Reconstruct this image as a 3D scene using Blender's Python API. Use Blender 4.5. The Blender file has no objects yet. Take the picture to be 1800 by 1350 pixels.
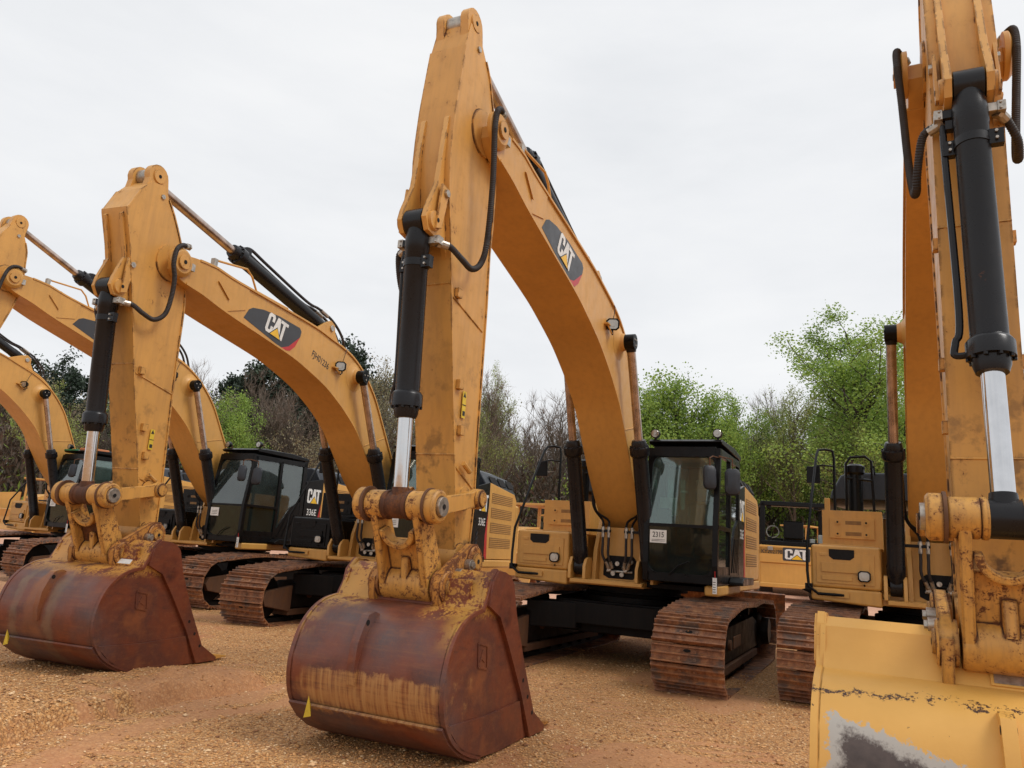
import bpy, math, random
import numpy as np
from mathutils import Vector, Matrix
R = random.Random(7)
SC = bpy.context.scene
COL = SC.collection
pi = math.pi
# ------------------------------------------------------------------ materials
MATS = {}
def new_mat(name):
    m = bpy.data.materials.new(name); m.use_nodes = True
    MATS[name] = m
    nt = m.node_tree
    return m, nt, nt.nodes['Principled BSDF']
def N(nt, typ, **kw):
    n = nt.nodes.new(typ)
    for k, v in kw.items():
        if hasattr(n, k): setattr(n, k, v)
        else: n.inputs[k.replace('_', ' ')].default_value = v
    return n
def coords(nt, scale=(1, 1, 1), loc=(0, 0, 0), kind='Object'):
    tc = N(nt, 'ShaderNodeTexCoord'); mp = N(nt, 'ShaderNodeMapping')
    mp.inputs['Scale'].default_value = scale; mp.inputs['Location'].default_value = loc
    nt.links.new(tc.outputs[kind], mp.inputs['Vector']); return mp.outputs['Vector']
def noise(nt, vec, scale, detail=4, rough=.55, dist=0.):
    n = N(nt, 'ShaderNodeTexNoise'); n.inputs['Scale'].default_value = scale
    n.inputs['Detail'].default_value = detail; n.inputs['Roughness'].default_value = rough
    n.inputs['Distortion'].default_value = dist
    nt.links.new(vec, n.inputs['Vector']); return n.outputs['Fac']
def ramp(nt, fac, stops):
    r = N(nt, 'ShaderNodeValToRGB'); e = r.color_ramp.elements
    while len(e) < len(stops): e.new(.5)
    for i, (p, c) in enumerate(stops):
        e[i].position = p
        e[i].color = (c, c, c, 1) if not isinstance(c, tuple) else (*c, 1)
    nt.links.new(fac, r.inputs['Fac']); return r.outputs['Color']
def mix(nt, fac, a, b, mode='MIX'):
    m = N(nt, 'ShaderNodeMix', data_type='RGBA', blend_type=mode)
    for sock, v in ((m.inputs[0], fac), (m.inputs[6], a), (m.inputs[7], b)):
        if isinstance(v, (int, float)): sock.default_value = v
        elif isinstance(v, tuple): sock.default_value = (*v, 1)
        else: nt.links.new(v, sock)
    return m.outputs[2]
def math_(nt, op, a, b=0., c=None):
    m = N(nt, 'ShaderNodeMath', operation=op)
    for i, v in enumerate((a, b, c)):
        if v is None: continue
        if isinstance(v, (int, float)): m.inputs[i].default_value = v
        else: nt.links.new(v, m.inputs[i])
    return m.outputs[0]
def bump(nt, h, strength, dist=.01):
    b = N(nt, 'ShaderNodeBump'); b.inputs['Strength'].default_value = strength
    b.inputs['Distance'].default_value = dist; nt.links.new(h, b.inputs['Height']); return b.outputs['Normal']
def maprange(nt, v, a, b, c=0., d=1.):
    m = N(nt, 'ShaderNodeMapRange'); m.inputs[1].default_value = a; m.inputs[2].default_value = b
    m.inputs[3].default_value = c; m.inputs[4].default_value = d
    nt.links.new(v, m.inputs[0]); return m.outputs[0]

def edge_mask(nt, rad=.03, smp=4):
    bv = N(nt, 'ShaderNodeBevel'); bv.samples = smp; bv.inputs['Radius'].default_value = rad
    g = N(nt, 'ShaderNodeNewGeometry'); d = N(nt, 'ShaderNodeVectorMath', operation='DOT_PRODUCT')
    nt.links.new(bv.outputs[0], d.inputs[0]); nt.links.new(g.outputs['Normal'], d.inputs[1])
    return maprange(nt, d.outputs['Value'], .985, .80)
def paint(name, base, chips=.3, chipcol=(.05, .022, .014), dirt=.25, rough=.42, scale=1., metal=0., dirtcol=(.20, .10, .045), off=0., spec=.5, edge=0.):
    m, nt, b = new_mat(name); v = coords(nt, loc=(off, off * .7, off * .3)); b.inputs['Specular IOR Level'].default_value = spec
    big = noise(nt, v, 1.1 * scale, 3); mid = noise(nt, v, 7 * scale, 6, .65); fine = noise(nt, v, 38 * scale, 5, .7)
    vs = coords(nt, scale=(5, 5, .5), loc=(off, 0, 0)); streak = noise(nt, vs, 3 * scale, 5, .6)
    c = mix(nt, maprange(nt, big, .3, .7), tuple(x * .88 for x in base), tuple(min(1, x * 1.07) for x in base))
    df = math_(nt, 'MULTIPLY', maprange(nt, streak, .45, .8), dirt)
    c = mix(nt, df, c, dirtcol)
    dm = math_(nt, 'MULTIPLY', maprange(nt, mid, .5, .9), dirt * .8)
    c = mix(nt, dm, c, dirtcol)
    # chips: clustered where the low frequency noise is high
    t = math_(nt, 'ADD', math_(nt, 'MULTIPLY', mid, .55), math_(nt, 'MULTIPLY', fine, .45))
    thr = .70 - .22 * chips
    cl = math_(nt, 'MULTIPLY', maprange(nt, big, .35, .75), .10 * (0.4 + chips))
    cf = maprange(nt, math_(nt, 'ADD', t, cl), thr + .03, thr + .045)
    if edge: cf = math_(nt, 'MAXIMUM', cf, maprange(nt, math_(nt, 'ADD', math_(nt, 'MULTIPLY', edge_mask(nt), edge), math_(nt, 'MULTIPLY', math_(nt, 'SUBTRACT', mid, .5), 1.6)), .42, .50))
    c = mix(nt, cf, c, chipcol)
    halo = math_(nt, 'MULTIPLY', maprange(nt, math_(nt, 'ADD', t, cl), thr - .02, thr + .04), .35)
    c = mix(nt, halo, c, (.30, .11, .03))
    if name == 'yellow_stick':   # grease and rust spots gather near the lower pins
        sx = N(nt, 'ShaderNodeSeparateXYZ'); nt.links.new(coords(nt), sx.inputs[0])
        gn = noise(nt, coords(nt, loc=(2, 5, 1)), 5.5, 5, .6)
        gm = math_(nt, 'MULTIPLY', maprange(nt, sx.outputs[2], 3.6, 1.6), maprange(nt, gn, .52, .64))
        c = mix(nt, math_(nt, 'MULTIPLY', gm, .8), c, (.055, .028, .016))
    nt.links.new(c, b.inputs['Base Color'])
    r = maprange(nt, mid, .3, .8, rough - .07, rough + .18)
    r = math_(nt, 'ADD', r, math_(nt, 'MULTIPLY', cf, .35)); nt.links.new(r, b.inputs['Roughness'])
    b.inputs['Metallic'].default_value = metal
    nt.links.new(bump(nt, math_(nt, 'ADD', math_(nt, 'MULTIPLY', fine, .35), math_(nt, 'MULTIPLY', cf, -1.)), .14, .004), b.inputs['Normal'])
    return m
YB = (.635, .330, .078)
paint('yellow', YB, chips=.05, dirt=.2, rough=.40)
paint('yellow_clean', (.66, .348, .080), chips=-.2, dirt=.12, rough=.36, off=3)
paint('yellow_stick', (.635, .328, .077), chips=.30, dirt=.28, edge=.45, rough=.42, off=5)
paint('yellow_worn', (.61, .31, .065), chips=.62, dirt=.6, edge=1., rough=.48, scale=2.3, chipcol=(.045, .018, .012), off=9)
paint('yellow_rusty', (.50, .22, .04), chips=.7, dirt=.7, edge=1.3, rough=.55, scale=2.0, chipcol=(.07, .022, .012), off=14)
paint('black', (.0045, .0045, .005), chips=-.2, dirt=.10, rough=.30, dirtcol=(.025, .018, .014), spec=.20)
paint('black_cyl', (.010, .010, .012), chips=.12, dirt=.03, rough=.27, chipcol=(.13, .06, .035), dirtcol=(.05, .032, .024), off=4, spec=.30)
paint('black_under', (.007, .0065, .0065), chips=-.1, dirt=.3, rough=.5, dirtcol=(.03, .016, .009), spec=.15)
paint('grey_hood', (.032, .037, .046), chips=-.3, dirt=.12, rough=.38, dirtcol=(.08, .07, .06), spec=.3)
paint('link_rust', (.075, .03, .016), chips=.5, dirt=.5, rough=.6, chipcol=(.03, .015, .01), dirtcol=(.26, .09, .03), off=6, spec=.3)
paint('rubber', (.022, .018, .018), chips=-.3, dirt=.45, rough=.62, dirtcol=(.07, .05, .04), scale=3)
paint('frame_mud', (.11, .05, .024), chips=.2, dirt=.6, rough=.8, dirtcol=(.20, .085, .03))
paint('decal_dark', (.035, .036, .042), chips=-.4, dirt=.1, rough=.35, dirtcol=(.10, .08, .06))
def plain(name, col, rough=.5, metal=0., nz=.12, sc=12., emit=None):
    m, nt, b = new_mat(name); v = coords(nt); f = noise(nt, v, sc, 4)
    c = mix(nt, maprange(nt, f, .3, .7), tuple(x * (1 - nz) for x in col), tuple(min(1, x * (1 + nz)) for x in col))
    nt.links.new(c, b.inputs['Base Color']); b.inputs['Roughness'].default_value = rough; b.inputs['Metallic'].default_value = metal
    nt.links.new(maprange(nt, f, .3, .7, max(.03, rough - .06), rough + .06), b.inputs['Roughness'])
    return m
plain('chrome', (.62, .62, .63), .10, 1., .05)
plain('chrome_rusty', (.44, .35, .30), .27, .85, .35, 7)
plain('steel', (.42, .38, .33), .38, .8, .35, 25)
plain('clod', (.30, .14, .055), .85, 0, .5, 40)
plain('hole', (.006, .005, .005), .9)
plain('white', (.75, .75, .72), .45)
plain('logo_yellow', (.85, .50, .02), .4)
plain('logo_red', (.50, .02, .02), .4)
plain('label_yellow', (.66, .48, .04), .5)
plain('ink', (.02, .02, .02), .5)
plain('lens', (.42, .41, .38), .10, .5)
plain('mirror', (.55, .50, .42), .06, 1.)
plain('seat_cloth', (.05, .045, .04), .85, 0, .25)
plain('inner_grey', (.05, .05, .047), .7, 0, .3)
plain('inner_light', (.34, .36, .34), .6, 0, .2)
plain('green_tape', (.02, .17, .07), .5)
plain('red_tape', (.55, .20, .08), .5)
plain('louvre', (.26, .13, .035), .6, 0, .2)
plain('lamp_amber', (.65, .20, .02), .3)

def glass(name, tint, alpha, refl=2.4):
    m, nt, b = new_mat(name); nt.nodes.remove(b)
    out = nt.nodes['Material Output']
    tr = N(nt, 'ShaderNodeBsdfTransparent'); tr.inputs[0].default_value = (*tint, 1)
    gl = N(nt, 'ShaderNodeBsdfGlossy'); gl.inputs['Roughness'].default_value = .03; gl.inputs[0].default_value = (.9, .95, .95, 1)
    df = N(nt, 'ShaderNodeBsdfDiffuse'); df.inputs[0].default_value = (.24, .31, .28, 1)
    v = coords(nt); f = noise(nt, v, 4, 5)
    lw = N(nt, 'ShaderNodeFresnel'); lw.inputs[0].default_value = 1.5
    m1 = N(nt, 'ShaderNodeMixShader'); m2 = N(nt, 'ShaderNodeMixShader')
    nt.links.new(maprange(nt, f, .3, .8, alpha * .5, alpha * 1.5), m1.inputs[0])
    nt.links.new(tr.outputs[0], m1.inputs[1]); nt.links.new(df.outputs[0], m1.inputs[2])
    nt.links.new(math_(nt, 'MULTIPLY', lw.outputs[0], refl), m2.inputs[0])
    nt.links.new(m1.outputs[0], m2.inputs[1]); nt.links.new(gl.outputs[0], m2.inputs[2])
    nt.links.new(m2.outputs[0], out.inputs[0]); return m
glass('glass', (.70, .86, .80), .12)
glass('glass_dark', (.22, .34, .29), .05, .9)

def bucket_mat(name, kind):
    m, nt, b = new_mat(name); v = coords(nt)
    big = noise(nt, v, 1.7, 4, .6); mid = noise(nt, v, 6, 6, .7); fine = noise(nt, v, 45, 5, .7)
    sx = N(nt, 'ShaderNodeSeparateXYZ'); nt.links.new(v, sx.inputs[0]); X, Y, Z = sx.outputs
    vs = coords(nt, scale=(1, 9, .6)); st = noise(nt, vs, 3.2, 6, .65)
    wob = math_(nt, 'MULTIPLY', math_(nt, 'SUBTRACT', mid, .5), .22)
    def band(s, lo, hi, soft=.03):
        t = math_(nt, 'ADD', s, wob)
        return math_(nt, 'MULTIPLY', maprange(nt, t, lo, lo + soft), maprange(nt, t, hi, hi - soft))
    def mul(*a):
        r = a[0]
        for q in a[1:]: r = math_(nt, 'MULTIPLY', r, q)
        return r
    if kind in ('rust1', 'rust2'):
        c = ramp(nt, big, [(.28, (.075, .015, .008)), (.42, (.185, .043, .016)), (.56, (.11, .032, .020)), (.72, (.26, .078, .025))])
        grey = mul(maprange(nt, noise(nt, coords(nt, loc=(4, 2, 1)), 1.5, 3), .42, .68), .75)
        c = mix(nt, math_(nt, 'MULTIPLY', grey, maprange(nt, X, .55, .8)), c, (.095, .078, .080))
        scr = noise(nt, coords(nt, scale=(3, .5, 9)), 2.5, 6, .7)
        c = mix(nt, math_(nt, 'MULTIPLY', maprange(nt, scr, .52, .72), .35), c, (.30, .12, .045))
        c = mix(nt, math_(nt, 'MULTIPLY', maprange(nt, scr, .42, .30), .6), c, (.05, .022, .016))
        c = mix(nt, math_(nt, 'MULTIPLY', maprange(nt, fine, .5, .8), .5), c, (.24, .075, .025))
        if kind == 'rust1':
            yb = mul(band(Z, -1.13, -.80), maprange(nt, math_(nt, 'ADD', math_(nt, 'ADD', Y, math_(nt, 'MULTIPLY', wob, 1.5)), math_(nt, 'MULTIPLY', math_(nt, 'ABSOLUTE', math_(nt, 'ADD', Z, .95)), -.8)), -.64, -.50), maprange(nt, math_(nt, 'ADD', Y, math_(nt, 'MULTIPLY', wob, 1.3)), .655, .60), maprange(nt, X, .5, .55))
            yc = mix(nt, maprange(nt, st, .35, .65), (.38, .16, .045), (.56, .31, .11))
            yb = math_(nt, 'MULTIPLY', yb, maprange(nt, math_(nt, 'ADD', math_(nt, 'MULTIPLY', st, .5), math_(nt, 'MULTIPLY', scr, .5)), .34, .50)); c = mix(nt, math_(nt, 'MULTIPLY', yb, .72), c, yc)
            up = mul(maprange(nt, math_(nt, 'ADD', Z, wob), -.42, -.36), maprange(nt, math_(nt, 'ABSOLUTE', Y), .672, .664), maprange(nt, math_(nt, 'ADD', math_(nt, 'ABSOLUTE', Y), wob), .22, .34))
            ch = maprange(nt, math_(nt, 'ADD', math_(nt, 'MULTIPLY', mid, .6), math_(nt, 'MULTIPLY', fine, .4)), .50, .53)
            c = mix(nt, mul(up, math_(nt, 'SUBTRACT', 1., ch), maprange(nt, big, .62, .5)), c, (.50, .25, .05))
            # yellow left on the shell's outer corners
            ed = mul(maprange(nt, math_(nt, 'ABSOLUTE', Y), .50, .64), maprange(nt, math_(nt, 'ABSOLUTE', Y), .662, .658), maprange(nt, math_(nt, 'ADD', Z, wob), -.66, -.46), maprange(nt, mid, .54, .46))
            c = mix(nt, ed, c, (.42, .22, .045))
        else:
            y1 = mul(band(Y, -.50, -.36, .04), maprange(nt, Z, -.35, -.45)); y2 = mul(band(Y, -.02, .16, .05), maprange(nt, Z, -.3, -.4))
            sg = math_(nt, 'MAXIMUM', y1, y2)
            c = mix(nt, mul(sg, .55, maprange(nt, mid, .3, .6)), c, (.22, .15, .09))
            o = mul(band(Y, -.30, .0, .06), maprange(nt, Z, -1.2, -.6), .65)
            c = mix(nt, o, c, (.28, .10, .03))
            up = mul(maprange(nt, math_(nt, 'ADD', Z, wob), -.45, -.38), maprange(nt, math_(nt, 'ABSOLUTE', Y), .672, .664))
            ch = maprange(nt, math_(nt, 'ADD', math_(nt, 'MULTIPLY', mid, .6), math_(nt, 'MULTIPLY', fine, .4)), .50, .54)
            c = mix(nt, mul(up, math_(nt, 'SUBTRACT', 1., ch)), c, (.50, .24, .05))
        rough = .40
    else:
        c = mix(nt, maprange(nt, big, .3, .7), (.66, .35, .075), (.76, .42, .10))
        # worn steel patch on the shell's back with a pale rubbed rim
        rz = math_(nt, 'ADD', math_(nt, 'MULTIPLY', Z, -1.), math_(nt, 'ADD', -.50, math_(nt, 'MULTIPLY', maprange(nt, math_(nt, 'ABSOLUTE', Y), .86, .0), -.24)))
        ry = math_(nt, 'SUBTRACT', math_(nt, 'ABSOLUTE', Y), .875)
        d = math_(nt, 'SMOOTH_MIN', rz, math_(nt, 'MULTIPLY', ry, -1.), .12)
        d = math_(nt, 'ADD', d, math_(nt, 'ADD', math_(nt, 'MULTIPLY', wob, .8), math_(nt, 'MULTIPLY', math_(nt, 'SUBTRACT', fine, .5), .09)))
        rim = math_(nt, 'MULTIPLY', mul(maprange(nt, d, -.004, .006), maprange(nt, X, .6, .65)), .92)
        c = mix(nt, rim, c, (.42, .42, .40))
        core = mul(maprange(nt, d, .035, .075), maprange(nt, X, .6, .65))
        c = mix(nt, core, c, mix(nt, maprange(nt, mid, .3, .7), (.05, .035, .03), (.12, .09, .08)))
        t = math_(nt, 'ADD', math_(nt, 'MULTIPLY', mid, .5), math_(nt, 'MULTIPLY', fine, .5))
        ch = maprange(nt, t, .635, .642); c = mix(nt, ch, c, (.05, .02, .014))
        weld = mul(band(Z, -.425, -.395, .008), maprange(nt, t, .48, .50)); c = mix(nt, weld, c, (.06, .025, .015))
        rough = .38
    nt.links.new(c, b.inputs['Base Color'])
    nt.links.new(maprange(nt, mid, .3, .8, rough, rough + .25), b.inputs['Roughness'])
    nt.links.new(bump(nt, math_(nt, 'ADD', mid, math_(nt, 'MULTIPLY', fine, .5)), .25, .006), b.inputs['Normal'])
bucket_mat('bucket_rust_band', 'rust1'); bucket_mat('bucket_rust_streak', 'rust2'); bucket_mat('bucket_yellow', 'yel')

def track_mat():
    m, nt, b = new_mat('track_rust'); v = coords(nt)
    big = noise(nt, v, 1.8, 4, .6); mid = noise(nt, v, 9, 6, .7); fine = noise(nt, v, 70, 4, .7)
    c = ramp(nt, mid, [(.30, (.055, .024, .014)), (.42, (.17, .065, .030)), (.56, (.29, .115, .046)), (.70, (.43, .20, .08))])
    st = maprange(nt, noise(nt, coords(nt, loc=(7, 3, 0)), 4, 5), .54, .62)
    c = mix(nt, math_(nt, 'MULTIPLY', st, .7), c, (.075, .062, .055))
    c = mix(nt, math_(nt, 'MULTIPLY', edge_mask(nt, .012), .6), c, (.36, .22, .14))
    g = math_(nt, 'MULTIPLY', maprange(nt, fine, .58, .66), maprange(nt, big, .40, .60))
    c = mix(nt, g, c, (.48, .24, .09))
    nt.links.new(c, b.inputs['Base Color']); nt.links.new(maprange(nt, mid, .3, .7, .75, .42), b.inputs['Roughness'])
    nt.links.new(bump(nt, math_(nt, 'ADD', mid, fine), .35, .008), b.inputs['Normal'])
track_mat()

# ------------------------------------------------------------------ mesh builder
class MB:
    def __init__(s): s.v = []; s.f = []; s.m = []; s.names = []
    def mi(s, mat):
        if mat not in s.names: s.names.append(mat)
        return s.names.index(mat)
    def add(s, vs, fs, mat):
        o = len(s.v); k = s.mi(mat)
        s.v += [tuple(p) for p in vs]
        for f in fs: s.f.append(tuple(i + o for i in f)); s.m.append(k)
    def box(s, lo, hi, mat, rot=None, c=None):
        x0, y0, z0 = lo; x1, y1, z1 = hi
        vs = [Vector(p) for p in ((x0, y0, z0), (x1, y0, z0), (x1, y1, z0), (x0, y1, z0), (x0, y0, z1), (x1, y0, z1), (x1, y1, z1), (x0, y1, z1))]
        if rot is not None:
            c = Vector(c) if c is not None else sum(vs, Vector()) / 8
            vs = [rot @ (p - c) + c for p in vs]
        s.add(vs, [(0, 3, 2, 1), (4, 5, 6, 7), (0, 1, 5, 4), (1, 2, 6, 5), (2, 3, 7, 6), (3, 0, 4, 7)], mat); return s
    def prism(s, poly, y0, y1, mat, ax=1):
        # poly in the plane perpendicular to axis ax
        n = len(poly)
        def P(a, b, t): return (a, t, b) if ax == 1 else ((t, a, b) if ax == 0 else (a, b, t))
        vs = [P(a, b, y0) for a, b in poly] + [P(a, b, y1) for a, b in poly]
        s.add(vs, [tuple(range(n)), tuple(range(2 * n - 1, n - 1, -1))] + [(i, i + n, (i + 1) % n + n, (i + 1) % n) for i in range(n)], mat); return s
    def strip(s, line, y0, y1, th, mat, closed=False):
        # plate following a polyline in XZ, thickness th inward (to the left of travel)
        n = len(line); off = []
        for i in range(n):
            a = Vector(line[max(0, i - 1)]); b = Vector(line[min(n - 1, i + 1)]); d = (b - a)
            if d.length < 1e-9: d = Vector((1, 0))
            d.normalize(); off.append(Vector(line[i]) + Vector((-d.y, d.x)) * th)
        for i in range(n - 1):
            a, b = line[i], line[i + 1]; c, d = off[i + 1], off[i]
            s.prism([a, b, tuple(c), tuple(d)], y0, y1, mat)
        return s
    def sheet(s, line, y0, y1, th, mat):
        n = len(line); off = []
        for i in range(n):
            a = Vector(line[max(0, i - 1)]); b = Vector(line[min(n - 1, i + 1)]); d = (b - a).normalized()
            off.append(Vector(line[i]) + Vector((-d.y, d.x)) * th)
        poly = list(line) + [tuple(o) for o in reversed(off)]
        vs = [(a, y0, b) for a, b in poly] + [(a, y1, b) for a, b in poly]; m = len(poly)
        fs = [(i, i + m, (i + 1) % m + m, (i + 1) % m) for i in range(m)]
        for i in range(n - 1):
            fs.append((i, i + 1, m - 2 - i, m - 1 - i)); fs.append((i + m, m - 1 - i + m, m - 2 - i + m, i + 1 + m))
        s.add(vs, fs, mat); return s
    def lathe(s, p0, p1, prof, mat, n=20):
        # prof: (t along 0..1 or absolute metres if >1 allowed, radius)
        p0 = Vector(p0); p1 = Vector(p1); d = p1 - p0; L = d.length; d.normalize()
        a = d.orthogonal().normalized(); b = d.cross(a); vs = []; fs = []
        for t, r in prof:
            for k in range(n):
                an = 2 * pi * k / n; vs.append(p0 + d * (t * L) + (a * math.cos(an) + b * math.sin(an)) * r)
        m = len(prof)
        for i in range(m - 1):
            for k in range(n):
                fs.append((i * n + k, i * n + (k + 1) % n, (i + 1) * n + (k + 1) % n, (i + 1) * n + k))
        fs.append(tuple(range(n - 1, -1, -1))); fs.append(tuple(range((m - 1) * n, m * n)))
        s.add(vs, fs, mat); return s
    def cyl(s, p0, p1, r, mat, n=18, r2=None): return s.lathe(p0, p1, [(0, r), (1, r if r2 is None else r2)], mat, n)
    def ring(s, p0, p1, ro, ri, mat, n=24):
        p0 = Vector(p0); p1 = Vector(p1); d = (p1 - p0).normalized(); a = d.orthogonal().normalized(); b = d.cross(a); vs = []; fs = []
        for p, r in ((p0, ro), (p1, ro), (p1, ri), (p0, ri)):
            for k in range(n): an = 2 * pi * k / n; vs.append(p + (a * math.cos(an) + b * math.sin(an)) * r)
        for i in range(4):
            for k in range(n): fs.append((i * n + k, i * n + (k + 1) % n, ((i + 1) % 4) * n + (k + 1) % n, ((i + 1) % 4) * n + k))
        s.add(vs, fs, mat); return s
    def tube(s, pts, r, mat, n=8, smooth=True):
        P = [Vector(p) for p in pts]
        if smooth and len(P) > 2:
            Q = []
            for i in range(len(P) - 1):
                p0 = P[max(0, i - 1)]; p1 = P[i]; p2 = P[i + 1]; p3 = P[min(len(P) - 1, i + 2)]
                for k in range(6):
                    t = k / 6; Q.append(.5 * ((2 * p1) + (p2 - p0) * t + (2 * p0 - 5 * p1 + 4 * p2 - p3) * t * t + (3 * p1 - p0 - 3 * p2 + p3) * t ** 3))
            Q.append(P[-1]); P = Q
        vs = []; fs = []; m = len(P)
        d = (P[1] - P[0]).normalized(); a = d.orthogonal().normalized()
        for i, p in enumerate(P):
            t = (P[min(m - 1, i + 1)] - P[max(0, i - 1)])
            t = t.normalized() if t.length > 1e-9 else d
            a = (a - t * a.dot(t)); a = a.normalized() if a.length > 1e-6 else t.orthogonal().normalized(); b = t.cross(a)
            rr = r[i * len(r) // m] if isinstance(r, (list, tuple)) else r
            for k in range(n): an = 2 * pi * k / n; vs.append(p + (a * math.cos(an) + b * math.sin(an)) * rr)
        for i in range(m - 1):
            for k in range(n): fs.append((i * n + k, i * n + (k + 1) % n, (i + 1) * n + (k + 1) % n, (i + 1) * n + k))
        fs.append(tuple(range(n - 1, -1, -1))); fs.append(tuple(range((m - 1) * n, m * n)))
        s.add(vs, fs, mat); return s
    def bolt(s, p, d, r, mat='steel', h=.02):
        p = Vector(p); d = Vector(d).normalized(); return s.cyl(p, p + d * h, r, mat, 6)
    def flat(s, poly, org, ex, ey, nz, t0, t1, mat):
        org, ex, ey, nz = map(Vector, (org, ex, ey, nz)); n = len(poly)
        vs = [org + ex * a + ey * b + nz * t for t in (t0, t1) for a, b in poly]
        s.add(vs, [tuple(range(n)), tuple(range(2 * n - 1, n - 1, -1))] + [(i, i + n, (i + 1) % n + n, (i + 1) % n) for i in range(n)], mat); return s
CACHE = {}
def build(name, mb, parent=None, loc=(0, 0, 0), bevel=.006, angle=35, key=None, smooth=True):
    if key and key in CACHE: me = CACHE[key]
    else:
        l = Vector(loc)
        me = bpy.data.meshes.new(name)
        me.from_pydata([(p[0] - l.x, p[1] - l.y, p[2] - l.z) for p in mb.v], [], mb.f)
        for n in mb.names: me.materials.append(MATS[n])
        me.polygons.foreach_set('material_index', mb.m)
        bmn = __import__('bmesh').new(); bmn.from_mesh(me); __import__('bmesh').ops.recalc_face_normals(bmn, faces=bmn.faces); bmn.to_mesh(me); bmn.free()
        if smooth:
            me.polygons.foreach_set('use_smooth', [True] * len(me.polygons)); me.set_sharp_from_angle(angle=math.radians(angle))
        me.update()
        if key: CACHE[key] = me
    o = bpy.data.objects.new(name, me); COL.objects.link(o)
    if parent is not None: o.parent = parent
    o.location = loc
    if bevel:
        b = o.modifiers.new('Bevel', 'BEVEL'); b.width = bevel; b.segments = 2; b.limit_method = 'ANGLE'; b.angle_limit = math.radians(40); b.harden_normals = True
        b.use_clamp_overlap = True
    return o
def empty(name, loc, rz, label, cat, group=None):
    o = bpy.data.objects.new(name, None); COL.objects.link(o); o.location = loc; o.rotation_euler = (0, 0, rz); o.empty_display_size = .2
    o['label'] = label; o['category'] = cat
    if group: o['group'] = group
    return o
def tag(o, label=None, cat=None, group=None, kind=None):
    if label: o['label'] = label
    if cat: o['category'] = cat
    if group: o['group'] = group
    if kind: o['kind'] = kind
    return o
# writing
TXT = {}
def text_geo(s):
    if s in TXT: return TXT[s]
    cu = bpy.data.curves.new('writing', 'FONT'); cu.body = s; cu.size = 1; cu.offset = .012; cu.resolution_u = 3
    o = bpy.data.objects.new('writing', cu); COL.objects.link(o)
    dg = bpy.context.evaluated_depsgraph_get(); me = bpy.data.meshes.new_from_object(o.evaluated_get(dg))
    r = ([tuple(v.co) for v in me.vertices], [tuple(p.vertices) for p in me.polygons])
    bpy.data.objects.remove(o); bpy.data.curves.remove(cu); bpy.data.meshes.remove(me)
    TXT[s] = r; return r
def write(mb, s, org, ex, ey, nz, size, mat, t=.004, width=None):
    vs, fs = text_geo(s); org, ex, ey, nz = map(Vector, (org, ex, ey, nz))
    w = max(v[0] for v in vs); kx = (width / w) if width else size
    mb.add([org + ex * v[0] * kx + ey * v[1] * size + nz * t for v in vs], fs, mat)
def emblem(mb, org, ex, ey, nz, t=.004, letter='white'):
    # three bold condensed letters over a yellow triangle, in a 1.5 x 1 cell
    Cc = [(.1, 0), (0, .12), (0, .88), (.1, 1), (.4, 1), (.5, .88), (.5, .62), (.33, .62), (.33, .80), (.30, .84), (.20, .84), (.17, .80), (.17, .20), (.20, .16), (.30, .16), (.33, .20), (.33, .38), (.5, .38), (.5, .12), (.4, 0)]
    A = [(.66, 1), (.88, 1), (1.10, 0), (.46, 0)]
    Tt = [(.93, 1), (1.5, 1), (1.5, .84), (1.31, .84), (1.31, 0), (1.13, 0), (1.13, .84), (.93, .84)]
    mb.flat(Cc, org, ex, ey, nz, t - .002, t, letter)
    mb.flat(A, org, ex, ey, nz, t - .002, t, letter)
    mb.flat(Tt, org, ex, ey, nz, t - .002, t + .0005, letter)
    mb.flat([(.34, -.02), (.78, .52), (1.22, -.02)], org, ex, ey, nz, t, t + .002, 'decal_dark')
    mb.flat([(.41, 0), (.78, .45), (1.15, 0)], org, ex, ey, nz, t + .002, t + .004, 'logo_yellow')

# ------------------------------------------------------------------ camera and terrain
CAM_H = 1.546; PITCH = .2118; ROLL = .0684; FPX = 1324.6
cam = bpy.data.cameras.new('camera'); cam_o = bpy.data.objects.new('camera', cam); COL.objects.link(cam_o)
cam.sensor_width = 36; cam.lens = 36 * FPX / 1800; cam.clip_end = 2000; cam.clip_start = .05
cam_o.matrix_world = Matrix.Translation((0, 0, CAM_H)) @ Matrix.Rotation(pi / 2 + PITCH, 4, 'X') @ Matrix.Rotation(ROLL, 4, 'Z')
SC.camera = cam_o
def sstep(a, b, x): t = min(1, max(0, (x - a) / (b - a))); return t * t * (3 - 2 * t)
def gz(x, y):
    z = .028 * max(0, y - 16) * sstep(14, 24, y) if y < 90 else .028 * 74
    z += .02 * max(0, x - 5) * sstep(15, 26, y) * (1 - sstep(60, 120, y))
    z += .012 * math.sin(x * 1.3 + .5) * math.sin(y * 1.1) * sstep(3, 6, y)
    z += .03 * math.sin(x * .33 + 1) * math.cos(y * .41) * sstep(14, 25, y)
    return z
def ray(px, py, D):
    dx, dy = px - 900, py - 675; a = dx * math.cos(ROLL) + dy * math.sin(ROLL); b = -dx * math.sin(ROLL) + dy * math.cos(ROLL)
    X = a; Y = FPX * math.cos(PITCH) + b * math.sin(PITCH); Z = FPX * math.sin(PITCH) - b * math.cos(PITCH)
    return X / Y * D, D, CAM_H + Z / Y * D

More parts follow.
